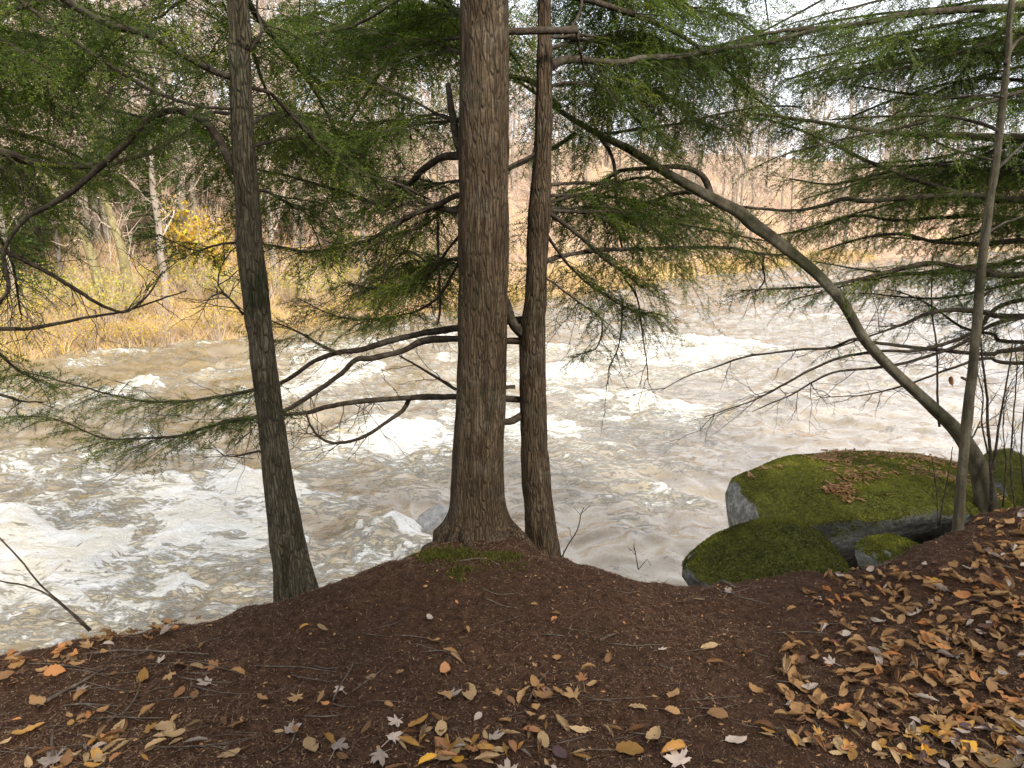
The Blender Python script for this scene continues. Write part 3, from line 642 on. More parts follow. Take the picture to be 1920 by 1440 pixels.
def needles(r, T0, TD, TS, TL, var, spacing=.0045, nl=.0145, nw=.0042):
    n = np.maximum(3, (TL / spacing).astype(int)); idx = np.repeat(np.arange(len(TL)), n)
    k = np.arange(len(idx)) - np.repeat(np.cumsum(n) - n, n); t = (k + .5) / n[idx]
    sg = np.where(k % 2 == 0, 1.0, -1.0)[:, None]
    D = TD[idx]; S = TS[idx]; base = T0[idx] + D * (TL[idx] * t)[:, None]; base[:, 2] -= .25 * TL[idx] * t * t
    nd_ = nrm(D * .55 + S * sg * .85 + r.normal(0, .28, (len(idx), 3))); L = nl * r.uniform(.7, 1.25, len(idx))[:, None] * (1.1 - .5 * t[:, None])
    V = np.stack([base - D * nw * .5, base + D * nw * .5, base + nd_ * L], 1).reshape(-1, 3)
    a = np.repeat(np.clip(var[idx] + .18 * (t - .5) + r.normal(0, .07, len(idx)), 0, 1), 3)
    tip = T0 + TD * TL[:, None]; tip[:, 2] -= .25 * TL; sw = TS * .0009
    V2 = np.stack([T0 - sw, T0 + sw, tip], 1).reshape(-1, 3)
    return V, a, V2
def spray(r, path, f0, spc, Lmax, droop, coarse, bag_st, bag_nd, hue=0.0, ang=58, taper=.55, tert=1.0):
    seg = np.linalg.norm(np.diff(path, axis=0), axis=1); S = np.concatenate([[0], np.cumsum(seg)]); tot = S[-1]
    if tot < .05: return
    pos = np.arange(f0 * tot, tot, spc * .43); pos = pos + r.uniform(-.3, .3, len(pos)) * spc
    PB, RB = [], []; T0, TD, TS, TL, TV = [], [], [], [], []
    side = 1
    Tn = nrm(np.gradient(path, axis=0))
    for x in np.r_[pos, tot - 1e-3]:
        x = min(max(x, 0), tot - 1e-3); p = np.array([np.interp(x, S, path[:, c]) for c in range(3)]); tn = np.array([np.interp(x, S, Tn[:, c]) for c in range(3)]); tn /= np.linalg.norm(tn) + 1e-9
        sd_ = np.cross(tn, [0, 0, 1.0]); ns = np.linalg.norm(sd_)
        sd_ = sd_ / ns if ns > .15 else nrm(r.normal(0, 1, 3) * np.array([1, 1, 0]))
        side = -side; a = rad(ang + r.normal(0, 12)); f = x / tot
        last = x > tot - 2e-3
        d = tn if last else tn * math.cos(a) + sd_ * side * math.sin(a)
        d = nrm(d + np.array([0, 0, r.normal(-.05, .16)]))
        L = 1.12 * Lmax * (1 - taper * f) * r.uniform(.4, 1.25)
        roll = r.normal(0, .55)
        tt = np.linspace(0, 1, 4); pt = p + d * (L * tt)[:, None]; pt[:, 2] -= droop * r.uniform(.5, 2.0) * L * tt ** 2
        wig = nrm(np.cross(d, [0, 0, 1.0])) * (L * .05 * r.normal() * np.sin(tt * 3.1 * r.uniform(.7, 1.6)))[:, None]; pt = pt + wig
        PB.append(pt); RB.append(np.linspace(.0017 + .0022 * L, .0007, 4) * (1 + .2 * (coarse - 1)))
        # tertiary twiglets
        stp = .0150 * coarse / tert; ts = np.arange(.10, 1.0, stp / max(L, .05)); m = len(ts)
        if m == 0: continue
        q = np.c_[[np.interp(ts, tt, pt[:, c]) for c in range(3)]].T
        td = nrm(np.gradient(pt, axis=0)); tq = nrm(np.c_[[np.interp(ts, tt, td[:, c]) for c in range(3)]].T)
        upv = nrm(np.cross(nrm(np.cross(tq, [0, 0, 1.0]) + 1e-6), tq) + r.normal(0, .25, (m, 3)))
        upv = nrm(upv * math.cos(roll) + np.cross(tq, upv) * math.sin(roll))
        s2 = nrm(np.cross(tq, upv)); sg = np.where(np.arange(m) % 2, 1.0, -1.0)[:, None]
        aa = np.radians(r.normal(50, 10, m))[:, None]; dd = nrm(tq * np.cos(aa) + s2 * sg * np.sin(aa) + r.normal(0, .10, (m, 3)))
        ll = np.minimum(.14 * coarse ** .5, .24 * L + .045) * (1.05 - .5 * ts) * r.uniform(.4, 1.3, m)
        keep = r.random(m) < .92
        vv = np.clip(.40 + hue + r.normal(0, .20) + r.normal(0, .10, m), 0, 1)
        T0.append(q[keep]); TD.append(dd[keep]); TS.append(nrm(np.cross(dd, upv))[keep]); TL.append(ll[keep]); TV.append(vv[keep])
        T0.append(pt[2:3]); TD.append(nrm(pt[3:4] - pt[2:3])); TS.append(nrm(np.cross(pt[3:4] - pt[2:3], [0, 0, 1.0]))); TL.append(np.array([L * .38])); TV.append(np.array([.5 + hue]))
    if PB:
        V, Q = batch(np.array(PB), np.array(RB), 3); bag_st.add(V, None, Q)
    if T0:
        V, a, V2 = needles(r, np.concatenate(T0), np.concatenate(TD), np.concatenate(TS), np.concatenate(TL), np.concatenate(TV), .0050 * coarse ** 1.3, .0145 * coarse, .0062 * coarse)
        bag_nd.add(V, np.arange(len(V)).reshape(-1, 3), None, a)
        if coarse < 1.5: bag_st.add(V2, np.arange(len(V2)).reshape(-1, 3))
def bare_twigs(r, path, f0, n, L, bag, down=.3, sub=3, r0=.003):
    PB, RB = [], []; tt = np.linspace(0, 1, 7)
    Tn = nrm(np.gradient(path, axis=0)); K = len(path)
    for k in range(n):
        i_ = int((f0 + (1 - f0) * r.random()) * (K - 1)); d = nrm(Tn[i_] * .7 + r.normal(0, .55, 3) + np.array([0, 0, -down])); l = L * r.uniform(.4, 1.2)
        pt = path[i_] + d * (l * tt)[:, None] + np.cumsum(np.r_[[[0, 0, 0]], r.normal(0, .028 * l, (6, 3))], 0); PB.append(pt); RB.append(np.linspace(r0, .0009, 7))
        for m in range(sub):
            j_ = r.integers(1, 6); d2 = nrm(d + r.normal(0, .6, 3)); l2 = l * r.uniform(.2, .55)
            PB.append(pt[j_] + d2 * (l2 * tt)[:, None] + np.cumsum(np.r_[[[0, 0, 0]], r.normal(0, .03 * l2, (6, 3))], 0)); RB.append(np.linspace(r0 * .6, .0007, 7))
    if PB: V, Q = batch(np.array(PB), np.array(RB), 3); bag.add(V, None, Q)
def branch(tree, cols, y0, y1, w0, w1, fol=None, bare=None, kids=(), mat=None, label=None, hue=0.0):
    """cols: pixels along the limb; it runs from distance y0 to y1; fol = (start, spacing, length, droop); bare = (start, count, length)"""
    n = len(cols); pts = []
    ys = np.linspace(y0, y1, n) if np.isscalar(y0) else y0
    for k, (u, v) in enumerate(cols):
        p = P(u, v, ys[k]); pts.append([*p, pxr(w0 + (w1 - w0) * k / (n - 1), p)])
    pa = spline(np.array(pts), .03); r = tree.r
    return limb(tree, pa[:, :3], np.maximum(pa[:, 3], .0012), fol, bare, mat, hue)
def limb(tree, path, rr_, fol=None, bare=None, mat=None, hue=0.0, coarse=1.28, sides=9, tert=1.0):
    r = tree.r; st = Bag(); nb_ = Bag()
    K = len(path); jit = np.cumsum(r.normal(0, 1, (K, 3)), 0); jit -= np.linspace(0, 1, K)[:, None] * jit[-1]; path = path + jit * .0012
    rr_ = rr_ * (1 + .12 * vn(np.arange(K) * .35, np.full(K, float(r.integers(0, 999))), 3))
    V, T, Q = tube(path, rr_, sides); st.add(V, T, Q)
    if fol: spray(r, path, fol[0], fol[1], fol[2], fol[3], coarse, st, nb_, hue + r.normal(0, .05), tert=tert)
    if bare: bare_twigs(r, path, bare[0], bare[1], bare[2], st, bare[3] if len(bare) > 3 else .3)
    b = st.out('branch', mat or MAT_BRANCH, tree.root)
    if nb_.n: nb_.out('foliage', MAT_NEEDLE, b, kind='stuff', smooth=False)
    return b
def auto_limb(tree, z, az, L, w=.022, up=.15, droop=.28, fol=(.22, .085, .55, .35), coarse=1.35, hue=0.0, bare=None, tert=1.0):
    pth = tree.path; k = np.argmin(np.abs(pth[:, 2] - z)); b = pth[k, :3]; t = np.linspace(0, 1, max(10, int(L / .07))); r = tree.r
    d = np.array([math.sin(az), math.cos(az), 0]); sd_ = np.array([d[1], -d[0], 0])
    p = b + d * (L * t)[:, None] + sd_ * (L * .10 * np.sin(t * 2.6 + r.random() * 6) - L * .10 * np.sin(r.random() * 0))[:, None] * t[:, None]
    p[:, 2] += L * (up * t - droop * t * t) + .02 * L * np.sin(t * 9 + r.random() * 6) * t
    return limb(tree, p, w * (1 - .85 * t) + .002, fol, bare, None, hue, coarse, 6, tert)

# main hemlock
MAIN = Tree(P(895, 1032, 3.55), 'thick furrowed hemlock trunk in the middle with moss at its foot', 1)
def flare_main(a, z, rr_):
    zb = z - .09
    return np.clip(np.exp(-zb / .065), 0, 2.8) * (.015 + .006 * np.cos(2 * a[None] + .2) + .008 * np.cos(5 * a[None] + 1.2) + .004 * np.cos(9 * a[None]))
mp = trunk_path([(893, 1090, 112), (894, 1030, 110), (895, 980, 107), (895, 930, 103), (896, 850, 97), (903, 700, 93), (906, 500, 92), (908, 250, 93), (908, 0, 93)], 3.55, 0, 12.5)
MAIN.trunk(mp, 88, bark_disp(.008, 26, 2.6, 3, flare_main), MAT_BARK)
for az, Lr, r0 in ((-1.9, .34, .040), (-1.2, .30, .045), (-.35, .26, .035), (1.25, .30, .045), (1.9, .34, .042), (2.75, .24, .034), (-2.7, .22, .036)):
    t = np.linspace(0, 1, 12); c0 = mp[np.argmin(np.abs(mp[:, 2] - .1)), :3]; aa = az + .5 * np.sin(t * 2.4 + az) * t
    px_ = c0[0] + np.sin(aa) * (.09 + Lr * t); py_ = c0[1] - np.cos(aa) * (.09 + Lr * t)
    pz_ = ground_z(px_, py_) + .075 * (1 - t) ** 2.2 + .004 - .03 * t; V, T, Q = tube(np.c_[px_, py_, pz_], r0 * (1 - .82 * t) * (1 + .15 * np.sin(t * 14 + az)), 10); obj('root', V, [T, Q], MAT_BARK, MAIN.root)
TWIN = Tree(P(1018, 1050, 3.72), 'slimmer hemlock trunk close behind and right of the thick middle trunk', 2)
tp = trunk_path([(1024, 1100, 74), (1018, 1050, 68), (1012, 980, 58), (1005, 900, 54), (1000, 800, 53), (998, 650, 51), (1004, 560, 44), (1007, 500, 41), (1011, 400, 44), (1014, 360, 38), (1019, 250, 33), (1020, 100, 30), (1020, 0, 27)], 3.75, 0, 9)
TWIN.trunk(tp, 52, bark_disp(.006, 30, 3.4, 13), MAT_BARK)
LEFT = Tree(P(552, 1100, 3.1), 'slender leaning dark hemlock trunk at the left edge of the bank', 3)
def flare_left(a, z, rr_): return np.clip(np.exp(-np.maximum(z + .02, -.05) / .10), 0, 1.6) * (.006 + .008 * np.cos(2 * a[None] + .1))
lp_ = trunk_path([(560, 1160, 80), (553, 1100, 72), (545, 1050, 70), (537, 1000, 66), (522, 900, 58), (510, 800, 52), (491, 650, 50), (473, 500, 51), (464, 400, 49), (455, 250, 46), (449, 100, 43), (445, 0, 42)], 3.12, 0, 10, (-.03, 0))
lp_[:, 3] *= .94; LEFT.trunk(lp_, 52, bark_disp(.007, 28, 3.0, 23, flare_left), MAT_BARK2)

# the leaning smooth-barked tree and the sapling at the right
LEAN = Tree(P(1850, 955, 4.35), 'long smooth grey trunk arching left over the river from the right', 4, name='leaning_tree')
lc = [(1885, 1120, 62), (1865, 1010, 56), (1850, 950, 50), (1835, 880, 47), (1800, 815, 46), (1745, 760, 45), (1680, 700, 44), (1625, 640, 42), (1592, 585, 42), (1575, 560, 40), (1530, 512, 39), (1460, 455, 39), (1410, 420, 43), (1385, 398, 38), (1340, 375, 34), (1250, 325, 29), (1180, 280, 27), (1120, 250, 25), (1060, 215, 20), (1000, 172, 14), (955, 140, 11), (900, 90, 8), (850, 40, 5)]
pts = []
for k, (u, v, w) in enumerate(lc):
    p = P(u, v, 4.35 + .55 * k / len(lc)); pts.append([*p, pxr(w * (.72 - .22 * min(1, k / 6)), p)])
lpath = spline(np.array(pts), .03); LEAN.path = lpath
def lean_disp(path, a, rr_, dirv):
    s_ = np.linspace(0, 1, len(path))[:, None] * 5; k = rr_[:, None]
    return k * (.16 * np.cos(2 * a[None] + s_ * 2.2) * 1.0 + .10 * np.cos(3 * a[None] - s_ * 3.1 + 1) + .18 * vn3(dirv[..., 0] * 1.2, dirv[..., 1] * 1.2 + 5, s_ * 2.6 + 0 * dirv[..., 0], 7))
LEAN.trunk(lpath, 40, lean_disp, MAT_SMOOTH)
SAP = Tree(P(1797, 992, 3.75), 'thin straight sapling trunk in front of the big mossy boulder', 5, name='sapling')
sc_ = [(1795, 1020, 36), (1797, 985, 29), (1803, 900, 26), (1812, 800, 26), (1823, 700, 25), (1832, 600, 24), (1840, 500, 24), (1852, 400, 22), (1868, 300, 20), (1880, 200, 18), (1890, 100, 16), (1897, 0, 15)]
sp2 = trunk_path([(u, v, w * .72) for u, v, w in sc_], 3.75, .05, 6.5); SAP.trunk(sp2, 28, bark_disp(.0045, 40, 5, 33), MAT_SMOOTH)
# neighbours standing just outside the frame, whose limbs reach into it
OFFL = Tree((-3.55, 3.1, -.9), 'hemlock whose limbs reach in from beyond the left edge', 6)
op = spline(np.array([[-3.55, 3.1, -1.3, .17], [-3.52, 3.1, 1, .15], [-3.5, 3.1, 3, .13], [-3.5, 3.1, 6, .08], [-3.5, 3.1, 10, .015]]), .06); OFFL.trunk(op, 32, bark_disp(.007, 26, 3, 43), MAT_BARK2)
OFFR = Tree((4.6, 4.6, -.1), 'hemlock whose limbs reach in from beyond the right edge', 7)
rp_ = spline(np.array([[4.6, 4.6, -1.0, .17], [4.6, 4.6, 1, .15], [4.6, 4.6, 3, .13], [4.6, 4.6, 6, .08], [4.6, 4.6, 10, .015]]), .06); OFFR.trunk(rp_, 32, bark_disp(.007, 26, 3, 53), MAT_BARK)

F1 = (.15, .085, .42, .30)
# left hemlock
branch(LEFT, [(440, 148), (405, 135), (360, 112), (310, 85), (270, 65), (200, 45), (150, 20), (100, -15), (40, -60)], 3.12, 2.6, 11, 15, (.1, .10, .45, .5), (.1, 8, .5, .8))
branch(LEFT, [(443, 322), (428, 295), (408, 258), (385, 230), (350, 215), (315, 210), (270, 230), (240, 265), (205, 298), (170, 330), (135, 360), (95, 385), (50, 410), (15, 455), (8, 490), (16, 540), (-4, 570)], 3.12, 3.3, 17, 6, None, (.3, 12, .45, .3))
branch(LEFT, [(460, 203), (430, 203), (385, 200), (345, 192), (290, 172), (230, 140), (170, 100), (100, 48), (30, -5)], 3.15, 2.9, 6, 7, (.15, .08, .45, .4))
branch(LEFT, [(470, 165), (510, 178), (545, 215), (590, 263), (630, 300), (667, 323), (707, 337), (757, 350), (800, 372)], 3.15, 3.9, 8, 5, (.15, .085, .40, .3), (.1, 8, .4))
branch(LEFT, [(462, 100), (490, 60), (482, 20), (486, -30)], 3.15, 3.3, 6, 4, (.1, .09, .35, .4))
branch(LEFT, [(455, 590), (430, 560), (408, 535), (415, 500), (428, 478)], 3.12, 3.25, 5, 2, (.6, .09, .2, .2), (.1, 10, .3))
branch(LEFT, [(487, 845), (455, 853), (420, 855)], 3.1, 3.1, 4, 2, None, (.1, 4, .25))
branch(LEFT, [(440, 455), (400, 460), (370, 470), (330, 455), (300, 440)], 3.1, 3.4, 5, 2, (.3, .06, .22, .25))
# limbs from the hemlock beyond the left edge
branch(OFFL, [(-560, 180), (-250, 240), (0, 280), (40, 294), (90, 303), (150, 306), (210, 303), (260, 290), (300, 275), (345, 250), (365, 240)], 3.1, 4.2, 20, 4, (.35, .09, .45, .35), (.4, 14, .5, .6))
branch(OFFL, [(-560, 330), (-200, 420), (0, 470), (60, 497), (130, 537), (180, 567), (228, 585), (255, 572), (282, 548), (305, 508)], 3.1, 4.0, 12, 2, None, (.45, 9, .4, .0))
branch(OFFL, [(-560, 560), (-200, 630), (0, 622), (50, 621), (100, 612), (160, 598), (228, 585), (290, 565), (350, 545)], 3.1, 4.2, 11, 2, None, (.45, 8, .35, .0))
branch(OFFL, [(-560, 420), (-250, 540), (-40, 640), (30, 690), (70, 715)], 3.1, 3.8, 11, 3, (.3, .06, .36, .25))
branch(OFFL, [(-560, 500), (-200, 690), (0, 738), (40, 752), (82, 755)], 3.1, 3.8, 9, 2, None, (.5, 4, .2))
for k, (v0, v1, yy_, u1) in enumerate([(-60, 60, 4.6, 330), (-20, 150, 4.9, 300), (40, 190, 4.4, 240), (120, 240, 5.2, 350), (60, 110, 5.6, 400), (170, 330, 4.8, 210), (-90, -5, 4.9, 420), (220, 345, 5.6, 190), (260, 420, 5.0, 120), (-40, 210, 3.7, 150), (300, 590, 4.4, 40)]):
    branch(OFFL, [(-560, v0 - 60), (-250, v0 - 20), (-60, v0 + (v1 - v0) * .35), (u1 * .4, v0 + (v1 - v0) * .6), (u1, v1)], 3.1, yy_, 14, 3, (.3, .078, .50, .42), (.4, 5, .4, .5))
# middle pair, limbs to the left
branch(TWIN, [(985, 600), (930, 605), (857, 617), (800, 628), (747, 640), (680, 660), (640, 664), (590, 680), (557, 703), (523, 722), (473, 734), (383, 750), (300, 756), (233, 747), (160, 727), (57, 700)], 3.8, 4.6, 15, 2, (.48, .052, .44, .18), (.2, 14, .35))
branch(TWIN, [(985, 640), (930, 638), (857, 634), (793, 638), (753, 657), (693, 670), (665, 672), (640, 697), (590, 733), (530, 770), (480, 780), (430, 790), (380, 803), (340, 816), (250, 823), (190, 820), (100, 785), (25, 780)], 3.75, 4.4, 15, 2, (.52, .052, .44, .14), (.2, 16, .35))
branch(TWIN, [(985, 750), (930, 748), (855, 747), (760, 748), (660, 757), (610, 765), (580, 775), (530, 778), (470, 785), (420, 792)], 3.75, 4.2, 14, 4, (.70, .05, .36, .2), (.3, 14, .4))
branch(TWIN, [(766, 750), (755, 770), (725, 790), (690, 815), (660, 828), (625, 832), (597, 820), (580, 795), (572, 770)], 3.95, 3.8, 9, 3, None, (.4, 14, .28))
branch(TWIN, [(640, 664), (600, 645), (570, 628), (518, 606), (470, 590)], 4.1, 4.3, 6, 2, (.2, .06, .3, .15))
branch(TWIN, [(855, 730), (815, 705), (780, 685), (750, 668)], 3.9, 4.1, 6, 3, None, (.2, 6, .3))
branch(TWIN, [(965, 725), (950, 726), (938, 730), (900, 745)], 3.75, 3.7, 8, 6)
branch(TWIN, [(985, 775), (968, 785), (955, 792), (925, 788), (905, 785)], 3.75, 3.62, 15, 13)
branch(TWIN, [(985, 630), (965, 612), (955, 590), (945, 560), (925, 525)], 3.75, 3.65, 20, 16)
branch(MAIN, [(905, 372), (860, 367), (820, 387), (770, 407), (737, 427), (697, 450), (647, 463), (607, 470), (570, 473), (523, 463), (493, 458)], 3.6, 4.3, 12, 4, (.35, .07, .42, .28), (.2, 16, .45))
branch(MAIN, [(905, 288), (860, 290), (833, 293), (813, 303), (787, 323), (763, 347), (743, 367), (720, 383), (693, 377), (647, 360), (613, 350), (557, 333), (480, 317)], 3.6, 4.6, 16, 4, (.4, .08, .42, .28), (.2, 10, .4))
branch(MAIN, [(905, 400), (860, 398), (820, 390), (787, 377), (773, 367), (757, 350), (740, 335)], 3.6, 4.1, 11, 6, None, (.2, 10, .4))
branch(MAIN, [(900, 235), (860, 227), (827, 217), (780, 190), (733, 167), (693, 150), (653, 133), (620, 110), (570, 80), (533, 57)], 3.6, 4.4, 6, 2, (.2, .08, .42, .3))
branch(MAIN, [(900, 225), (830, 228), (760, 240), (700, 252), (640, 260), (600, 265), (550, 275)], 3.6, 4.8, 5, 2, (.2, .08, .42, .3), (.2, 8, .4))
branch(MAIN, [(900, 105), (860, 97), (800, 77), (740, 65), (690, 55), (640, 50), (590, 30)], 3.6, 4.6, 7, 3, (.15, .085, .45, .3))
branch(MAIN, [(885, 300), (862, 280), (851, 235), (844, 190), (840, 158)], 3.6, 3.75, 16, 11)
branch(MAIN, [(760, -10), (700, 30), (660, 50), (610, 62), (560, 70)], 4.0, 4.4, 6, 3, (.4, .09, .4, .3))
branch(MAIN, [(870, 430), (830, 480), (800, 520), (760, 540), (700, 540), (640, 530)], 3.6, 4.6, 6, 2, (.2, .07, .36, .25), (.2, 12, .4))
branch(MAIN, [(870, 470), (820, 560), (760, 590), (690, 600), (620, 590), (560, 560)], 3.6, 5.0, 6, 2, (.25, .065, .38, .2), (.2, 10, .4))
branch(MAIN, [(820, 385), (822, 440), (824, 520), (826, 580), (820, 610)], 3.85, 3.85, 6, 3, None, (.2, 8, .3))
# middle pair, limbs to the right
branch(MAIN, [(930, 58), (990, 58), (1040, 57), (1082, 55)], 3.55, 3.62, 12, 14)
branch(MAIN, [(1080, 57), (1086, 95), (1095, 130), (1110, 145)], 3.62, 3.8, 7, 3, (.3, .07, .3, .5))
branch(MAIN, [(1068, 57), (1088, 20), (1092, -15)], 3.62, 3.7, 6, 5)
branch(TWIN, [(1022, 130), (1040, 120), (1060, 112), (1093, 112), (1127, 117), (1167, 117), (1207, 108), (1253, 107), (1293, 105), (1327, 97), (1377, 90), (1443, 80), (1493, 65), (1543, 55), (1620, 42), (1700, 25)], 3.75, 4.6, 17, 5, (.12, .085, .50, .55), (.1, 10, .5, .8))
branch(TWIN, [(1025, 395), (1060, 418), (1100, 450), (1140, 490), (1172, 512), (1205, 540)], 3.75, 4.4, 9, 3, (.3, .07, .38, .35), (.2, 12, .4))
branch(TWIN, [(1020, 495), (1035, 486), (1080, 475), (1140, 468), (1220, 465), (1300, 463), (1370, 465), (1420, 475), (1475, 478)], 3.75, 4.9, 10, 4, (.25, .08, .42, .45), (.1, 14, .4, .6))
branch(TWIN, [(1433, 480), (1432, 505), (1435, 525), (1420, 545)], 4.8, 4.8, 5, 2, None, (.1, 4, .2))
branch(TWIN, [(1025, 380), (1055, 372), (1100, 360), (1150, 345)], 3.75, 4.3, 6, 2, (.2, .08, .3, .3))
branch(TWIN, [(1025, 275), (980, 300), (950, 315), (900, 345)], 3.75, 3.7, 7, 6)
branch(TWIN, [(1025, 440), (1070, 500), (1120, 545), (1180, 580), (1240, 590)], 3.75, 4.9, 6, 2, (.15, .06, .42, .4), (.2, 8, .4, .5))
branch(TWIN, [(1020, 520), (1080, 560), (1130, 600), (1120, 650), (1080, 665)], 3.75, 4.3, 4, 2, (.2, .07, .28, .3), (.2, 6, .3, .7))
branch(TWIN, [(1170, 520), (1195, 560), (1205, 620), (1213, 680), (1215, 715)], 4.4, 4.45, 4, 1.5, None, (.2, 6, .25, .8))
branch(TWIN, [(1168, 560), (1166, 610), (1160, 650), (1142, 690), (1140, 720)], 4.4, 4.45, 4, 1.5, None, (.3, 6, .25, .8))
# limbs of the arching tree
branch(LEAN, [(1335, 372), (1322, 338), (1300, 320), (1265, 312), (1220, 315), (1160, 320), (1130, 340), (1090, 355), (1040, 367)], 4.8, 4.9, 13, 4, (.35, .10, .3, .3), (.3, 8, .4))
branch(LEAN, [(1120, 248), (1145, 290), (1153, 330), (1155, 380), (1160, 420), (1168, 470)], 4.85, 4.6, 8, 3, None, (.3, 8, .4, .6))
branch(LEAN, [(1300, 360), (1260, 365), (1220, 378), (1180, 392), (1145, 398)], 4.8, 5.2, 9, 4, (.3, .10, .25, .3))
branch(LEAN, [(1050, 205), (1015, 165), (985, 148), (950, 142)], 4.9, 4.8, 14, 9)
branch(LEAN, [(1080, 248), (1040, 275), (1000, 295), (950, 320)], 4.9, 4.9, 10, 5, (.3, .1, .25, .3))
branch(LEAN, [(1130, 252), (1200, 240), (1260, 232), (1340, 215), (1430, 200), (1500, 200)], 4.85, 5.4, 7, 3, (.25, .075, .48, .5))
# limbs from the hemlock beyond the right edge
def rb(c, y0, y1, w0, w1, fol=None, bare=None): branch(OFFR, [(2330, c[0][1] - 15)] + c, y0, y1, w0 + 3, w1, fol, bare)
rb([(1920, 373), (1850, 366), (1780, 365), (1700, 372), (1620, 376), (1590, 371), (1540, 386), (1490, 393), (1420, 390), (1365, 384)], 4.6, 4.8, 11, 4, (.25, .09, .42, .3), (.3, 12, .35))
rb([(1920, 372), (1800, 362), (1740, 345), (1680, 325), (1620, 300), (1560, 270), (1500, 245), (1440, 225)], 4.6, 5.0, 9, 4, (.2, .08, .46, .35))
rb([(1920, 258), (1800, 252), (1700, 247), (1600, 237), (1500, 222), (1420, 214)], 4.6, 4.7, 14, 4, (.2, .08, .46, .3), (.2, 6, .4))
rb([(1920, 12), (1800, 18), (1700, 27), (1613, 43), (1513, 52), (1430, 63), (1347, 85)], 4.6, 4.5, 15, 4, (.2, .08, .46, .45), (.2, 8, .4))
rb([(1920, 516), (1850, 510), (1790, 500), (1740, 494), (1660, 510), (1600, 525), (1540, 535), (1480, 540), (1390, 545)], 4.6, 4.7, 11, 3, (.25, .065, .40, .25), (.3, 10, .3))
rb([(1920, 592), (1850, 584), (1790, 580), (1740, 590), (1700, 608), (1640, 628), (1560, 655)], 4.6, 4.6, 10, 2, (.3, .14, .3, .2), (.3, 14, .4))
rb([(1920, 452), (1850, 458), (1760, 455), (1680, 440), (1600, 452), (1540, 470)], 4.6, 5.2, 8, 3, (.2, .07, .42, .3))
rb([(1920, 190), (1840, 185), (1760, 180), (1680, 172), (1600, 160)], 4.6, 5.4, 7, 3, (.2, .08, .42, .35))
rb([(1920, 100), (1840, 95), (1740, 110), (1650, 125), (1580, 130)], 4.6, 5.6, 8, 3, (.2, .08, .42, .35))
rb([(1920, 320), (1840, 318), (1740, 310), (1640, 330), (1560, 345), (1480, 335)], 4.6, 5.6, 7, 3, (.2, .075, .44, .35))
rb([(1920, 640), (1860, 625), (1800, 610), (1740, 570), (1680, 545)], 4.6, 5.2, 6, 2, (.2, .07, .4, .3), (.3, 8, .3))
rb([(1920, 410), (1840, 405), (1760, 410), (1680, 415), (1600, 405), (1520, 430), (1460, 440)], 4.6, 6.0, 7, 3, (.2, .07, .44, .3))
rb([(1920, 655), (1850, 665), (1720, 650), (1640, 640), (1600, 634), (1560, 650), (1500, 656), (1400, 670), (1340, 690), (1290, 705), (1240, 732)], 4.6, 4.7, 6, 1.5, None, (.35, 14, .4, .1))
rb([(1920, 560), (1820, 620), (1720, 652), (1640, 655), (1560, 670), (1480, 712), (1420, 745), (1370, 765), (1320, 782)], 4.6, 4.6, 6, 1.5, None, (.4, 14, .4, .2))
rb([(1920, 600), (1800, 650), (1700, 680), (1640, 690), (1560, 700), (1490, 738), (1440, 758), (1410, 772)], 4.6, 4.5, 5, 1.5, None, (.4, 12, .4, .2))
rb([(1920, 680), (1850, 670), (1780, 690), (1700, 720), (1620, 740), (1540, 745)], 4.6, 4.5, 5, 1.5, None, (.3, 12, .35, .2))
# sapling limbs
branch(SAP, [(1872, 245), (1840, 232), (1800, 222), (1740, 217), (1640, 220), (1560, 224)], 3.78, 4.6, 8, 3, (.2, .09, .36, .3))
branch(SAP, [(1880, 182), (1840, 178), (1760, 185), (1690, 180)], 3.78, 4.3, 5, 2, (.2, .09, .36, .3))
branch(SAP, [(1858, 330), (1890, 300), (1930, 260)], 3.78, 4.0, 6, 4)
branch(SAP, [(1862, 300), (1800, 285), (1750, 265), (1720, 250)], 3.78, 4.2, 4, 2, (.3, .1, .3, .3))
branch(SAP, [(1845, 440), (1880, 420), (1930, 400)], 3.78, 3.9, 6, 4)
branch(SAP, [(1835, 560), (1850, 548), (1862, 543)], 3.78, 3.75, 6, 4)
branch(SAP, [(1822, 720), (1810, 712), (1803, 708)], 3.78, 3.76, 6, 5)
branch(SAP, [(1810, 830), (1826, 815), (1838, 790)], 3.77, 3.78, 5, 2, None, (.4, 3, .2))
branch(SAP, [(1885, 120), (1905, 80), (1940, 60)], 3.78, 3.9, 6, 4)
# more leafy limbs behind the listed ones
rB = np.random.default_rng(44)
def filler(tree, u0, y0, n, ur, v0r, dvr, yr, w=7, fol=(.15, .08, .5, .45)):
    for _ in range(n):
        u1 = rB.uniform(*ur); v0 = rB.uniform(*v0r); dv = rB.uniform(*dvr); y1 = rB.uniform(*yr); t = np.linspace(0, 1, 6); wob = rB.normal(0, 14, 6) * t
        branch(tree, [(u0 + (u1 - u0) * a, v0 - 30 * math.sin(a * 3.1) * rB.random() + dv * a * a + b) for a, b in zip(t, wob)], y0, y1, w, 2.5, fol, (.2, 4, .35))
filler(MAIN, 905, 3.6, 5, (490, 700), (-60, 260), (-40, 120), (4.4, 6.5))
filler(MAIN, 905, 3.6, 4, (560, 740), (330, 520), (10, 110), (4.6, 6.2))
filler(TWIN, 1022, 3.75, 5, (1180, 1480), (-60, 240), (20, 160), (4.6, 6.5))
filler(TWIN, 1022, 3.75, 3, (1330, 1540), (20, 200), (40, 170), (5.6, 6.6), 6, (.25, .075, .55, .6))
filler(TWIN, 1018, 3.75, 4, (1230, 1480), (330, 500), (20, 120), (4.6, 6.2))
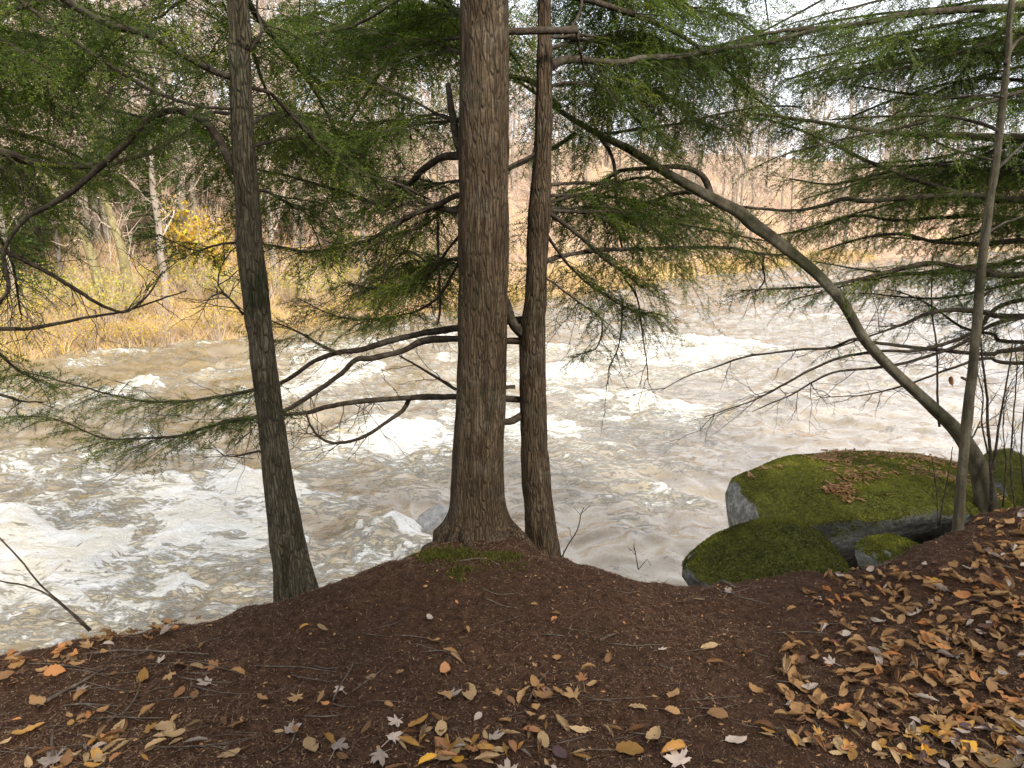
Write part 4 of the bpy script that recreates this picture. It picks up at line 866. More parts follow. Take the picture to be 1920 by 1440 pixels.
filler(LEFT, 455, 3.15, 2, (120, 330), (-30, 330), (-20, 130), (3.8, 5.5))
filler(LEFT, 470, 3.15, 3, (600, 720), (60, 360), (-20, 120), (4.0, 5.5))
filler(OFFL, -420, 3.1, 4, (40, 300), (-160, 240), (20, 150), (4.2, 6.5), 10, (.35, .08, .5, .45))
filler(OFFR, 2330, 4.6, 6, (1400, 1540), (-60, 170), (10, 110), (4.8, 6.2), 10, (.45, .075, .5, .45))
filler(OFFR, 2330, 4.6, 5, (1480, 1750), (-90, 120), (0, 120), (4.8, 7.0), 10, (.3, .075, .5, .4))
filler(OFFR, 2330, 4.6, 11, (1450, 1720), (-60, 420), (0, 150), (5.0, 7.0), 10, (.3, .08, .5, .4))
filler(OFFR, 2330, 4.6, 4, (1480, 1700), (440, 560), (0, 60), (5.0, 7.0), 9, (.3, .08, .45, .3))
# limbs reaching out over the water above and behind (seen as the layered green at the top)
rA = np.random.default_rng(77)
for k in range(7): auto_limb(MAIN, rA.uniform(2.5, 4.0), rA.uniform(-1.25, 1.25), rA.uniform(2.4, 3.8), .020, .10, .30, (.3, .085, .52, .35), 1.5)
for k in range(3): auto_limb(TWIN, rA.uniform(2.4, 3.6), rA.uniform(-.3, 1.35), rA.uniform(2.0, 3.2), .016, .10, .30, (.25, .085, .50, .35), 1.5)
for k in range(7): auto_limb(LEFT, rA.uniform(2.4, 3.8), rA.uniform(-1.2, 1.0), rA.uniform(2.0, 3.4), .016, .10, .30, (.25, .085, .50, .35), 1.5)
for k in range(5): auto_limb(OFFR, rA.uniform(2.2, 3.8), rA.uniform(-1.7, -.5), rA.uniform(2.4, 3.6), .018, .10, .26, (.25, .085, .5, .35), 1.5)
# upper crowns, above the frame: they shade the bank
for tr, z0, z1, L0 in ((MAIN, 3.9, 12, 3.0), (TWIN, 3.6, 8.6, 2.2), (LEFT, 3.6, 9.6, 2.6), (OFFL, 3.4, 9.6, 2.8), (OFFR, 3.4, 9.6, 2.8)):
    for k in range(15):
        z = z0 + (z1 - z0) * (k + .5) / 15; auto_limb(tr, z, k * 2.4 + rA.random(), L0 * (1.1 - .8 * (z - z0) / (z1 - z0)) + .3, .02, .12, .25, (.12, .22, .8, .3), 3.6, tert=.8)

# unseen evergreens added behind the viewer to shade this bank from sun and sky
SHADE_TREES = [(3.2, -3.4, .62), (6.0, -4.6, .72), (.6, -4.0, .62), (8.4, -2.6, .70), (5.0, -8, .85), (9.6, -7.5, .95), (1.2, -8.0, .85), (7.0, -.8, .62), (11.5, -4.5, .95), (-2.8, -4.2, .62), (4.8, -1.6, .52), (8.0, -11, 1.05), (2.6, -11, 1.05),
        (-6.0, -6.5, .8), (-2.0, -8.5, .9), (-5.5, -11, 1.0), (-.8, -2.6, .5), (2.0, -2.3, .48), (10.5, .8, .75), (13, -1, .9), (-9.5, -9, 1.0)]
for i_, (x, y, s_) in enumerate(SHADE_TREES):
    evergreen(2, (x, y, float(ground_z(x, y))), i_ * 1.3, s_, 'tall dense hemlock added unseen behind the viewer to shade the bank', 'unseen hemlocks added behind the viewer for shade')

# ------------------------------------------------------------------ boulders
def ico(n=5):
    import bmesh
    bm = bmesh.new(); bmesh.ops.create_icosphere(bm, subdivisions=n, radius=1.0)
    V = np.array([v.co[:] for v in bm.verts]); F = np.array([[v.index for v in f.verts] for f in bm.faces]); bm.free(); return V, F
IV, IF = ico(6)
def boulder(name, c, size, rotz, seed, label, top=None, moss=1.0, mat=None, tuft=0, mhue=0.0, tilt=(0, 0), cat='boulder', sq=.75, facets=7):
    V = np.sign(IV) * np.abs(IV) ** sq; V = V / np.max(np.abs(V), axis=0)
    d = .16 * fbm3(IV[:, 0] * 1.2, IV[:, 1] * 1.2, IV[:, 2] * 1.2, 3, seed) + .035 * fbm3(IV[:, 0] * 5, IV[:, 1] * 5, IV[:, 2] * 5, 4, seed + 3)
    V = V * (1 + d)[:, None] * np.array(size)
    rf = np.random.default_rng(seed + 50)
    for _ in range(facets):
        nf = nrm(rf.normal(0, 1, 3) + np.array([0, -.3, .25])); sv = V @ nf; lim = sv.max() * rf.uniform(.70, .90); V = V - (np.clip(sv - lim, 0, None) * .85)[:, None] * nf
    V = V + nrm(V) * (.012 * fbm3(V[:, 0] * 9, V[:, 1] * 9, V[:, 2] * 9, 4, seed + 5))[:, None]
    if top is not None: V = top(V)
    M_ = np.array(Euler((tilt[0], tilt[1], rotz)).to_matrix()); V = V @ M_.T
    # normals for moss
    f = IF; n = np.cross(V[f[:, 1]] - V[f[:, 0]], V[f[:, 2]] - V[f[:, 0]]); vn_ = np.zeros_like(V)
    for k in range(3): np.add.at(vn_, f[:, k], n)
    vn_ = nrm(vn_)
    Wv = V + c
    mo = np.clip(.54 + .50 * vn_[:, 2] + .50 * fbm3(V[:, 0] * 2.5, V[:, 1] * 2.5, V[:, 2] * 2.5, 3, seed + 7), 0, 1) * moss - .55 * sstep(.45, .85, -vn_[:, 0]) * (vn_[:, 2] < .5)
    mo = np.clip(mo, 0, 1.3)
    o_ = obj(name, Wv, [IF], mat or MAT_ROCK, loc=c, attrs={'var': mo}); tag(o_, label, cat)
    if tuft:
        r = np.random.default_rng(seed); fa = np.linalg.norm(n, axis=1); fm_ = mo[f].mean(1); fn = vn_[f].mean(1); pr = np.clip(fm_ - .30, 0, 1) * (fn[:, 2] > -.4) * (fn[:, 1] < .7) * fa; pr = pr / pr.sum()
        k = r.choice(len(f), tuft, p=pr); w3 = r.dirichlet((1, 1, 1), tuft); b = (Wv[f[k]] * w3[..., None]).sum(1); up = nrm(fn[k] + r.normal(0, .55, (tuft, 3))); sd_ = nrm(np.cross(up, r.normal(0, 1, (tuft, 3))))
        L = r.uniform(.004, .012, tuft)[:, None]; wv = sd_ * r.uniform(.0025, .005, tuft)[:, None]
        VV = np.stack([b - wv, b + wv, b + up * L], 1).reshape(-1, 3)
        cl = fbm3(b[:, 0] * 7, b[:, 1] * 7, b[:, 2] * 7, 3, seed + 17)
        obj('moss', VV, [np.arange(3 * tuft).reshape(-1, 3)], MAT_MOSSY, o_, attrs={'var': np.repeat(np.clip(.36 + mhue + .75 * cl + .15 * fbm3(b[:, 0] * 25, b[:, 1] * 25, b[:, 2] * 25, 2, 5) + r.normal(0, .1, tuft), 0, 1), 3)}, smooth=False, kind='stuff')
    return o_, Wv, vn_
def big_top(V):
    x, y, z = V[:, 0], V[:, 1], V[:, 2]; lim = .54 + .03 * y - .15 * (x / .95) ** 2 - .20 * (y / .5) ** 2 * .5 - .09 * sstep(.15, .5, x) * sstep(.15, -.15, y) - .05 * sstep(.5, .9, x) + .05 * fbm(x * 2.2, y * 2.2, 3, 12)
    V = V.copy(); V[:, 2] = np.where(z > lim, lim + (z - lim) * .12, z)
    V[:, 1] += np.where(y < 0, 1, 0) * 1.0 * np.clip(lim - .06 - z, 0, .45) * sstep(0, -.25, y); return V
cb = np.array([P(1660, 900, 4.85)[0], 4.85, -.605])
BIG, BV, BN = boulder('boulder', cb, (.98, .50, .74), .05, 61, 'big flat topped mossy boulder with needles on top at the river edge', big_top, .95, tuft=60000, mhue=.16, tilt=(.0, -.02), sq=.55, facets=5)
cs = P(1436, 1094, 3.80)
def wedge(V):
    V = V.copy(); x = V[:, 0]; V[:, 2] *= .62 + .62 * sstep(-.5, .05, x) - .30 * sstep(.12, .5, x); return V
boulder('boulder', cs, (.45, .30, .30), .06, 67, 'low rounded moss covered boulder in front of the big flat topped one', wedge, 1.15, mat=MAT_ROCK2, tuft=26000, mhue=-.15, facets=6)
boulder('boulder', P(1672, 1045, 3.95), (.17, .15, .11), .3, 71, 'small mossy rock in the soil between low boulder and sapling', None, 1.3, tuft=4000)
boulder('boulder', P(1895, 930, 5.0), (.24, .30, .30), .3, 73, 'dark mossy rock behind the foot of the leaning tree at the right edge', None, 1.0, tuft=3000)
# needle litter lying on the big boulder
r = np.random.default_rng(9); ok = (BN[:, 2] > .9) & (BV[:, 2] > cb[2] + .38); pr = ok * sstep(.10, .32, fbm(BV[:, 0] * 1.6, BV[:, 1] * 3.2 + 4, 3, 4) + .25 * np.exp(-((BV[:, 1] - cb[1] - .05) / .22) ** 2)) + 1e-9
k = r.choice(len(BV), 1700, p=pr / pr.sum()); b = BV[k] + r.normal(0, .012, (1700, 3)) * np.array([1, 1, .1]) + np.array([0, 0, .010]); a = r.random(1700) * 6.28
d = np.c_[np.cos(a), np.sin(a), r.normal(0, .15, 1700)] * r.uniform(.015, .06, 1700)[:, None]; w_ = np.c_[-np.sin(a), np.cos(a), r.normal(0, .3, 1700)] * r.uniform(.002, .008, 1700)[:, None]
o = obj('boulder_litter', np.stack([b - w_, b + w_, b + d + w_ * .5, b + d - w_ * .5], 1).reshape(-1, 3), [np.arange(4 * 1700).reshape(-1, 4)], MAT_BITS, attrs={'var': np.repeat(r.uniform(.1, .75, 1700), 4)}, smooth=False)
tag(o, 'brown dead needles and leaf bits lying on the big flat boulder', 'litter', kind='stuff')
# rocks in the rapids
boulder('river_rock', PZ(818, 985, WATER_Z) + np.array([0.05, 0, -.02]), (.34, .25, .26), .6, 81, 'dark wet rock breaking the water behind the middle trunk', None, 0, MAT_WET, cat='rock')
boulder('river_rock', PZ(1183, 640, WATER_Z) + np.array([0, .3, -.05]), (.62, .4, .36), .5, 83, 'grey wet rock awash in mid river right of the middle trunks', None, 0, MAT_WET, cat='rock')
boulder('stone', gpt(1405, 1066) + np.array([0, 0, .003]), (.045, .035, .020), .3, 85, 'small flat green grey stone in the soil before the low mossy boulder', None, .45, cat='stone')

# ------------------------------------------------------------------ moss at the foot of the middle trunk
def moss_patch(spots, n, label):
    r = np.random.default_rng(n); B0 = []
    for (u, v, su, sv, m) in spots:
        for _ in range(m):
            B0.append(gpt(u + r.normal(0, su), v + r.normal(0, sv)))
    B0 = np.array(B0); reps = 9; b = np.repeat(B0, reps, 0) + r.normal(0, .010, (len(B0) * reps, 3)) * np.array([1, 1, 0]); b[:, 2] = ground_z(b[:, 0], b[:, 1])
    m = len(b); up = nrm(np.array([0, 0, 1.0]) + r.normal(0, .45, (m, 3))); L = r.uniform(.006, .020, m)[:, None]; s_ = nrm(np.cross(up, r.normal(0, 1, (m, 3)))) * .003
    o_ = obj('moss_patch', np.stack([b - s_, b + s_, b + up * L], 1).reshape(-1, 3), [np.arange(3 * m).reshape(-1, 3)], MAT_MOSSY, attrs={'var': np.repeat(np.clip(r.normal(.12, .15, m), 0, 1), 3)}, smooth=False)
    tag(o_, label, 'moss', kind='stuff')
moss_patch([(838, 1040, 30, 6, 230), (800, 1040, 14, 5, 60), (930, 1044, 22, 4, 80)], 5, 'dark green moss around the foot of the middle trunk')
moss_patch([(852, 1076, 16, 8, 30), (890, 1066, 20, 5, 16), (965, 1060, 18, 6, 14)], 6, 'patch of green moss on the soil before the middle trunk')

# ------------------------------------------------------------------ litter on the ground
r = np.random.default_rng(31)
def vis_points(n, y0=1.55, y1=4.6):
    y = y0 + (y1 - y0) * r.random(n * 2) ** 1.25; x = (r.random(n * 2) * 2 - 1) * (.80 * y + .25)
    q = y - np.interp(x, EDGE[:, 0], EDGE[:, 1]); ok = q < .15; return x[ok][:n], y[ok][:n]
x, y = vis_points(130000); n = len(x); z = ground_z(x, y); a = r.random(n) * 6.28; L = r.uniform(.004, .016, n) * np.where(r.random(n) < .06, 3.2, 1); wd = r.uniform(.0009, .0020, n)
d = np.c_[np.cos(a), np.sin(a), r.normal(.05, .22, n)] * L[:, None]; s_ = np.c_[-np.sin(a), np.cos(a), r.normal(0, .3, n)] * wd[:, None]; b = np.c_[x, y, z + .002]
big = r.random(n) < .05; s_[big] *= 3.0; d[big] *= .45
va = np.clip(r.normal(.50, .22, n) + np.where(big, .25, 0) + .25 * fbm(x * 1.5, y * 1.5, 3, 71), 0, 1); va = np.minimum(va, .9); va[r.random(n) < .004] = 1.0
o = obj('needle_litter', np.stack([b - s_, b + s_, b + d], 1).reshape(-1, 3), [np.arange(3 * n).reshape(-1, 3)], MAT_DUFF, attrs={'var': np.repeat(va, 3)}, smooth=False)
tag(o, 'brown hemlock needles and crumbs covering the soil of the near bank', 'litter', kind='stuff')

# leaf shapes
def oval_leaf(L, Wd, fold, bend, roll, serr=.06, seed=0, ni=10, nj=6):
    r = np.random.default_rng(seed); V = []
    for i_ in range(ni + 1):
        t = i_ / ni; w = Wd * .5 * math.sin(math.pi * min(1, t ** .82)) ** .75 * (1 + serr * (1 if i_ % 2 else -1)) * (1 + .06 * r.normal()); w = max(w, .002 * L)
        for j_ in range(nj + 1):
            c = 2 * j_ / nj - 1
            if abs(roll) > .01: xx = w * math.sin(c * roll) / roll; zz = w * (1 - math.cos(c * roll)) / roll
            else: xx = c * w; zz = 0
            zz += fold * abs(c) * w + .035 * L * math.sin(7 * t + 3 * c + seed) * abs(c) + .012 * L * math.sin(19 * t + 5 * abs(c) + seed) + .02 * L * r.normal() * abs(c)
            th = bend * (t - .5); yy_ = L * (math.sin(th) / bend if abs(bend) > .01 else t - .5); zz += L * ((1 - math.cos(th)) / bend if abs(bend) > .01 else 0)
            V.append((xx, yy_, zz))
    V = np.array(V); V[:, 2] -= V[:, 2].min(); q = []
    for i_ in range(ni):
        for j_ in range(nj): k = i_ * (nj + 1) + j_; q.append((k, k + 1, k + nj + 2, k + nj + 1))
    # stalk
    k = len(V); s0_ = V[nj // 2].copy(); e = s0_ + np.array([0.01 * L, -.22 * L, .02 * L]); w_ = .012 * L
    V = np.vstack([V, s0_ + [w_, 0, 0], s0_ - [w_, 0, 0], e - [w_ * .6, 0, 0], e + [w_ * .6, 0, 0]]); q.append((k, k + 1, k + 2, k + 3))
    return V, np.array(q)
def maple_leaf(L, curl, seed):
    r = np.random.default_rng(seed); pol = []
    lobes = [(90, 1.0, 15), (38, .86, 14), (142, .86, 14), (-12, .58, 12), (192, .58, 12)]
    angs = []
    for a, rd, w in sorted(lobes): angs += [(a - w * 1.3, rd * .60), (a - w * .9, rd * .80), (a - w * .35, rd * .82), (a, rd), (a + w * .35, rd * .82), (a + w * .9, rd * .80), (a + w * 1.3, rd * .60), (a + 25, rd * .50)]
    angs[-1] = (250, .22); angs.append((290, .22)); angs.sort()
    m = len(angs); V = [(0, 0, 0)]
    for f in (.5, 1.0):
        for a, rd in angs:
            q = rd * f * L * .6 * (1 + .05 * r.normal()); x = q * math.cos(rad(a)); y = q * math.sin(rad(a)); V.append((x, y, curl * (x * x + .6 * y * y) / L * 1.6 + .05 * L * f * math.sin(rad(a) * 3 + seed) + .02 * L * r.normal() * f))
    V = np.array(V); V[:, 2] -= V[:, 2].min(); t = []; q = []
    for i_ in range(m): j_ = (i_ + 1) % m; t.append((0, 1 + i_, 1 + j_)); q.append((1 + i_, 1 + m + i_, 1 + m + j_, 1 + j_))
    k = len(V); w_ = .015 * L; V = np.vstack([V, [w_, 0, V[0][2]], [-w_, 0, V[0][2]], [-w_, -.5 * L, .02 * L], [w_, -.5 * L, .02 * L]]); q.append((k, k + 1, k + 2, k + 3))
    return V, (np.array(t), np.array(q))
SHAPES = []  # (kind word, V, faces)
for s_, (Wd, fold, bend, roll, word) in enumerate([(.58, .10, .5, .01, 'oval'), (.52, .25, .9, .01, 'oval'), (.62, .05, -.7, .5, 'oval'), (.50, .4, 1.3, .01, 'folded'), (.62, .0, .4, 1.9, 'curled'), (.60, .0, -.5, 2.5, 'rolled'), (.66, .0, .3, 3.0, 'rolled'), (.55, .1, 1.8, .9, 'curled'), (.60, 0, -1.2, 1.5, 'curled')]):
    V, q = oval_leaf(1.0, Wd, fold, bend, roll, .05, s_ + 3); SHAPES.append((word, V, [q]))
for s_, cu in enumerate((.15, .5, -.4)):
    V, (t, q) = maple_leaf(1.0, cu, s_ + 1); SHAPES.append(('lobed', V, [t, q]))
LM = []
for w, V, F in SHAPES:
    me = mesh_np('fallen_leaf', V, F); me.materials.append(MAT_LEAF['tan']); LM.append(me)
def gnormal(x, y, e=.03):
    zx = (ground_z(x + e, y, False) - ground_z(x - e, y, False)) / (2 * e); zy = (ground_z(x, y + e, False) - ground_z(x, y - e, False)) / (2 * e)
    return nrm(np.array([-float(zx), -float(zy), 1.0]))
def lay(me, p, L, yaw, tilt, color, label, group=None, lift=.004):
    n = gnormal(p[0], p[1]); n = nrm(n + np.array([random.gauss(0, tilt), random.gauss(0, tilt), 0]))
    q = Vector(n).to_track_quat('Z', 'Y') @ Euler((0, 0, yaw)).to_quaternion()
    o_ = bpy.data.objects.new('fallen_leaf', me); COL.objects.link(o_); o_.location = (p[0], p[1], p[2] + lift + .10 * L * tilt); o_.rotation_mode = 'QUATERNION'; o_.rotation_quaternion = q; o_.scale = (L * random.uniform(.65, 1.05), L, L * random.uniform(.5, 1.1))
    o_.material_slots[0].link = 'OBJECT'; o_.material_slots[0].material = MAT_LEAF[color]
    return tag(o_, label, 'leaf', group)
HAND = [(605, 1180, .062, 0, 'tan', 'single tan oval leaf below the left hemlock on bare soil'), (570, 1178, .05, 8, 'ochre', 'small ochre curled leaf beside the single tan oval leaf'), (695, 1272, .05, 1, 'tan', 'small tan leaf lying on a twig in the middle left of the soil'),
        (1092, 1276, .065, 9, 'orange', 'orange lobed leaf alone in the middle of the bare soil'), (1085, 1371, .085, 1, 'tan', 'large tan oval leaf at the bottom just right of the middle'), (1196, 1331, .07, 2, 'tan', 'tan leaf alone on dark soil right of the bottom middle'),
        (1310, 1126, .055, 2, 'tan', 'small tan leaf left of the pale maple leaf near the low boulder'), (1365, 1112, .075, 9, 'pale grey', 'pale pinkish grey maple leaf near the low mossy boulder'), (1238, 1221, .05, 10, 'pale grey', 'small pale grey lobed leaf in the middle of the bare soil'),
        (1330, 1216, .08, 2, 'tan', 'ragged tan leaf right of the small pale grey lobed leaf'), (1342, 1246, .09, 5, 'brown', 'brown rolled leaf below the ragged tan leaf'), (1182, 1412, .10, 2, 'ochre', 'large ochre leaf at the bottom edge left of the pale maple leaf'),
        (1226, 1384, .10, 3, 'tan', 'folded tan leaf above the large ochre leaf at the bottom'), (1262, 1410, .10, 8, 'ochre', 'ochre leaf partly under the pale maple leaf at the bottom edge'), (1275, 1432, .10, 9, 'pale grey', 'pale maple leaf at the bottom edge right of the middle'),
        (840, 1312, .095, 10, 'pale grey', 'pale pink grey maple leaf in the lower middle beside a big tan leaf'), (880, 1304, .11, 3, 'tan', 'big folded tan leaf right of the pale maple leaf in the lower middle'), (785, 1357, .085, 0, 'ochre', 'ochre ribbed oval leaf in the lower middle pile'),
        (745, 1355, .07, 10, 'pale grey', 'grey crumpled leaf left of the ochre ribbed oval leaf'), (55, 1373, .105, 3, 'ochre', 'ochre folded leaf at the lower left edge'), (310, 1371, .10, 2, 'tan', 'ragged tan leaf in the lower left'), (135, 1237, .07, 0, 'tan', 'bright tan leaf at the left edge of the bank'),
        (405, 1250, .085, 9, 'orange', 'brownish orange maple leaf at the left of the bank'), (368, 1255, .06, 8, 'tan', 'small tan leaf just left of the brownish orange maple leaf'), (148, 1296, .06, 10, 'pale grey', 'grey leaf lying on the long stick at the left'), (365, 1306, .06, 0, 'brown', 'round brown leaf beside grey scraps at the left'),
        (336, 1303, .075, 3, 'orange', 'narrow orange brown leaf left of the round brown leaf'), (390, 1285, .08, 10, 'pale grey', 'tattered grey lobed leaf above the round brown leaf'), (583, 1405, .09, 3, 'tan', 'folded tan leaf at the bottom left of the middle'), (618, 1390, .07, 8, 'ochre', 'round ochre leaf beside the folded tan leaf at the bottom'),
        (540, 1375, .08, 10, 'pale grey', 'pale torn leaf at the bottom left of the middle'), (632, 1412, .09, 11, 'pale grey', 'crumpled pale grey leaf at the bottom under the round ochre leaf'), (430, 1418, .075, 3, 'tan', 'tan leaf standing on edge near the bottom left'), (100, 1432, .13, 9, 'pale grey', 'large grey leaf at the bottom left corner area'),
        (1202, 1076, .055, 3, 'pinkish red', 'small red leaf at the bank edge right of the middle trunks'), (1660, 1218, .10, 9, 'tan', 'tan maple leaf with drooping points in the right hand litter'), (1560, 1212, .06, 8, 'pinkish red', 'small pinkish red leaf left of the tan maple leaf'), (1470, 1254, .125, 5, 'tan', 'large tan leaf at the left fringe of the right hand litter'),
        (1502, 1273, .07, 1, 'tan', 'small tan leaf just right of the large tan fringe leaf'), (1755, 1095, .08, 2, 'golden', 'golden orange leaf standing out in the right hand litter'), (1625, 1055, .07, 2, 'golden', 'golden leaf next to the low mossy boulder'), (1820, 1130, .08, 9, 'dark purple-brown', 'dark maroon leaf in the right hand litter'),
        (1862, 1432, .13, 1, 'tan', 'large tan leaf in the bottom right corner'), (1600, 1098, .06, 10, 'pale grey', 'grey leaf beside a purple one at the top of the right litter'), (1622, 1104, .07, 9, 'dark purple-brown', 'purple leaf at the top of the right litter'), (735, 1392, .08, 11, 'pale grey', 'light grey torn leaf in the bottom middle'),
        (715, 1422, .08, 11, 'pale grey', 'light pinkish crumpled leaf at the bottom edge left of the pile'), (800, 1425, .07, 10, 'pale grey', 'pale crumpled leaf at the bottom edge in the pile'), (1530, 1126, .055, 11, 'pale grey', 'small grey white leaf on soil left of the right hand litter'), (270, 1275, .10, 3, 'ochre', 'long ochre leaf above crossing twigs at the left'), (300, 1245, .06, 10, 'pale grey', 'blue grey leaf upper left of the brownish orange maple leaf'),
        (1100, 1425, .04, 10, 'pale grey', 'small white grey leaf left of the large ochre leaf at the bottom'), (640, 1298, .06, 11, 'pale grey', 'small crumpled grey leaf under a standing twig at the middle left'), (205, 1395, .12, 4, 'ochre', 'long curled ochre leaf in the lower left pile'), (230, 1370, .07, 3, 'brown', 'brown leaf leaning behind the lower left pile'), (855, 1236, .075, 5, 'tan', 'rolled tan leaf in the centre of the soil'), (835, 1258, .075, 3, 'orange', 'orange folded leaf below the rolled tan leaf in the centre')]
for (u, v, L, k, c, lb) in HAND: lay(LM[k], gpt(u, v), L, random.random() * 6.28 if k < 3 else random.uniform(-1, 1) + 1.5, .12, c, lb)
# drifts of leaves
CL = ['tan'] * 9 + ['ochre'] * 5 + ['brown'] * 4 + ['orange'] * 2 + ['pale grey'] * 2 + ['dark purple-brown'] + ['golden']
cand = []
def drift(n, fn):
    for _ in range(n):
        u, v = fn(); 
        if not (-120 < u < 2520 and v < 1560): continue
        p = gpt(u, v); q = p[1] - np.interp(p[0], EDGE[:, 0], EDGE[:, 1])
        if q > -.02 or p[1] > 5.2: continue
        cand.append((p, u, v))
def right_drift():
    while True:
        v = 960 + 480 * random.random() ** .95; u = 1330 + 620 * random.random() ** .62
        lim = np.interp(v, [960, 1040, 1080, 1200, 1300, 1380, 1440], [1840, 1690, 1530, 1500, 1400, 1400, 1700]); 
        if u > lim + random.gauss(0, 25) and not (1640 < u < 1830 and v < 1050): return u, v
drift(780, right_drift)
drift(330, lambda: (random.uniform(1930, 2500), 960 + 520 * random.random()))
drift(62, lambda: (random.gauss(900, 95), random.gauss(1400, 34)))
drift(38, lambda: (random.gauss(170, 70), random.gauss(1400, 28)))
drift(70, lambda: (lambda u: (u, np.interp(u, [0, 150, 400], [1235, 1195, 1140]) + abs(random.gauss(0, 26)) + 8))(random.uniform(-60, 330)))
drift(70, lambda: (random.uniform(0, 1440), 1130 + 310 * random.random() ** .7))
drift(18, lambda: (random.gauss(1010, 25), random.gauss(1305, 14)))
cand.sort(key=lambda c: dep(c[0])); st = Bag(); stc = []
def where(u, v):
    if u < 340 and v < 1290: return 'in the drift along the left bank edge', 'left bank edge drift'
    if u < 420: return 'in the lower left corner of the bank', 'lower left leaves'
    if 680 < u < 1080 and v > 1290: return 'in the pile at the bottom middle', 'bottom middle pile'
    if u > 1340 and v > 1240: return 'in the near part of the litter at the right', 'near right hand litter'
    if u > 1340: return 'in the far part of the litter at the right', 'far right hand litter'
    return 'scattered on the bare soil in the middle', 'leaves scattered on bare soil'
nob = 0
for p, u, v in cand:
    k = random.choice([0, 1, 2, 3, 3, 4, 4, 4, 5, 5, 6, 6, 7, 7, 8, 8, 9, 10]); c = random.choice(CL); L = random.uniform(.032, .080) * (.75 if 340 < u < 1340 and v < 1290 else 1)
    if nob < 243 and -20 < u < 1940 and v < 1455:
        w, gname = where(u, v); nob += 1
        lay(LM[k], p, L, random.random() * 6.28, .16, c, f'{c} {SHAPES[k][0]} dead leaf {w}', f'{c} {SHAPES[k][0]} leaves, {gname}', .004 + random.random() * .012)
    else:
        n = nrm(gnormal(p[0], p[1]) + np.array([random.gauss(0, .3), random.gauss(0, .3), 0])); M_ = np.array((Vector(n).to_track_quat('Z', 'Y') @ Euler((0, 0, random.random() * 6.28)).to_quaternion()).to_matrix())
        V = SHAPES[k][1] * L @ M_.T + p + np.array([0, 0, .006 + random.random() * .016])
        t = [f for f in SHAPES[k][2] if f.shape[1] == 3]; q = [f for f in SHAPES[k][2] if f.shape[1] == 4]
        st.add(V, t[0] if t else None, q[0], {'tan': .7, 'ochre': .5, 'brown': .22, 'orange': .95, 'pale grey': 1.0, 'dark purple-brown': .03, 'pinkish red': .1, 'golden': .6}[c] + random.gauss(0, .04) * (c in ('tan', 'ochre', 'brown')))
o = st.out('leaf_litter', MAT_BITS); tag(o, 'mass of smaller and farther dead leaves in the litter at the right and the bank edge', 'litter', kind='stuff')
# small seeds, bud scales and leaf crumbs
n = 900; xs_, ys_ = vis_points(n); zz = ground_z(xs_, ys_); bb = Bag(); a = r.random(len(xs_)) * 6.28; wgt = sstep(-.2, .3, fbm(xs_ * 1.1, ys_ * 1.1, 2, 8) + .5 * sstep(.6, 2, xs_))
for x, y, z, an, wg in zip(xs_, ys_, zz, a, wgt):
    if random.random() > .25 + .75 * wg: continue
    s_ = random.uniform(.003, .011); d = np.array([math.cos(an), math.sin(an), random.gauss(0, .25)]) * s_; e = np.array([-math.sin(an), math.cos(an), random.gauss(0, .25)]) * s_ * random.uniform(.3, .7)
    p = np.array([x, y, z + .004]); bb.add([p - d, p - e * .9, p + d, p + e, p + [0, 0, s_ * .3]], [(0, 1, 4), (1, 2, 4), (2, 3, 4), (3, 0, 4)], None, random.choice([.2, .5, .55, .7, .75, .95]))
o = bb.out('leaf_crumbs', MAT_BITS); tag(o, 'small tan seed husks and leaf crumbs strewn over the soil', 'litter', kind='stuff')

# fallen twigs
def twig(pxs, w, label, group=None, mat=None, lift=.006):
    P3 = []
    for (u, v) in pxs:
        p = gpt(u, v); P3.append(p + [0, 0, lift])
    pa = spline(np.array(P3), .02); K = len(pa); pa = pa + np.cumsum(R.normal(0, .0008, (K, 3)), 0); pa[:, 2] = np.maximum(pa[:, 2], ground_z(pa[:, 0], pa[:, 1]) + .002)
    V, T, Q = tube(pa, np.linspace(1, .5, K) * pxr(w, pa[0]), 6); o_ = obj('fallen_twig', V, [T, Q], mat or MAT_TWIG, loc=pa[0]); return tag(o_, label, 'twig', group)
twig([(70, 1328), (120, 1300), (165, 1275), (194, 1257)], 8, 'thick straight stick lying at the left under a grey leaf')
twig([(100, 1420), (98, 1395), (100, 1370)], 8, 'short dark upright stub of stick in the lower left')
twig([(160, 1228), (230, 1222), (290, 1224), (390, 1230)], 5, 'long pale twig along the left bank edge')
twig([(170, 1349), (240, 1347), (305, 1349)], 4, 'straight pale twig in the lower left pile')
twig([(228, 1345), (250, 1318), (262, 1290), (256, 1268)], 5, 'curved grey twig rising beside the long ochre leaf')
twig([(120, 1326), (160, 1325), (225, 1328)], 4, 'grey crooked twig below the thick stick at the left')
twig([(625, 1315), (640, 1285), (658, 1255), (660, 1245)], 4, 'bent twig over the small crumpled grey leaf')
twig([(660, 1300), (700, 1272), (724, 1250)], 4, 'dark twig under the small tan leaf at the middle left')
twig([(520, 1416), (545, 1400), (558, 1370)], 5, 'forked twig at the bottom beside the pale torn leaf')
twig([(570, 1345), (600, 1346), (640, 1342)], 4, 'thin twig above the pale torn leaf')
twig([(990, 1318), (1003, 1290), (1025, 1263)], 5, 'grey bent twig beside the small leaf heap right of the bottom middle')
twig([(1125, 1203), (1140, 1195), (1155, 1190)], 6, 'short grey stick in the middle of the bare soil')
twig([(1322, 1088), (1345, 1090), (1375, 1102)], 9, 'flat grey piece of dead wood near the low mossy boulder')
twig([(1085, 1406), (1120, 1410), (1160, 1412)], 3, 'thin pale twig at the bottom pointing to the large ochre leaf')
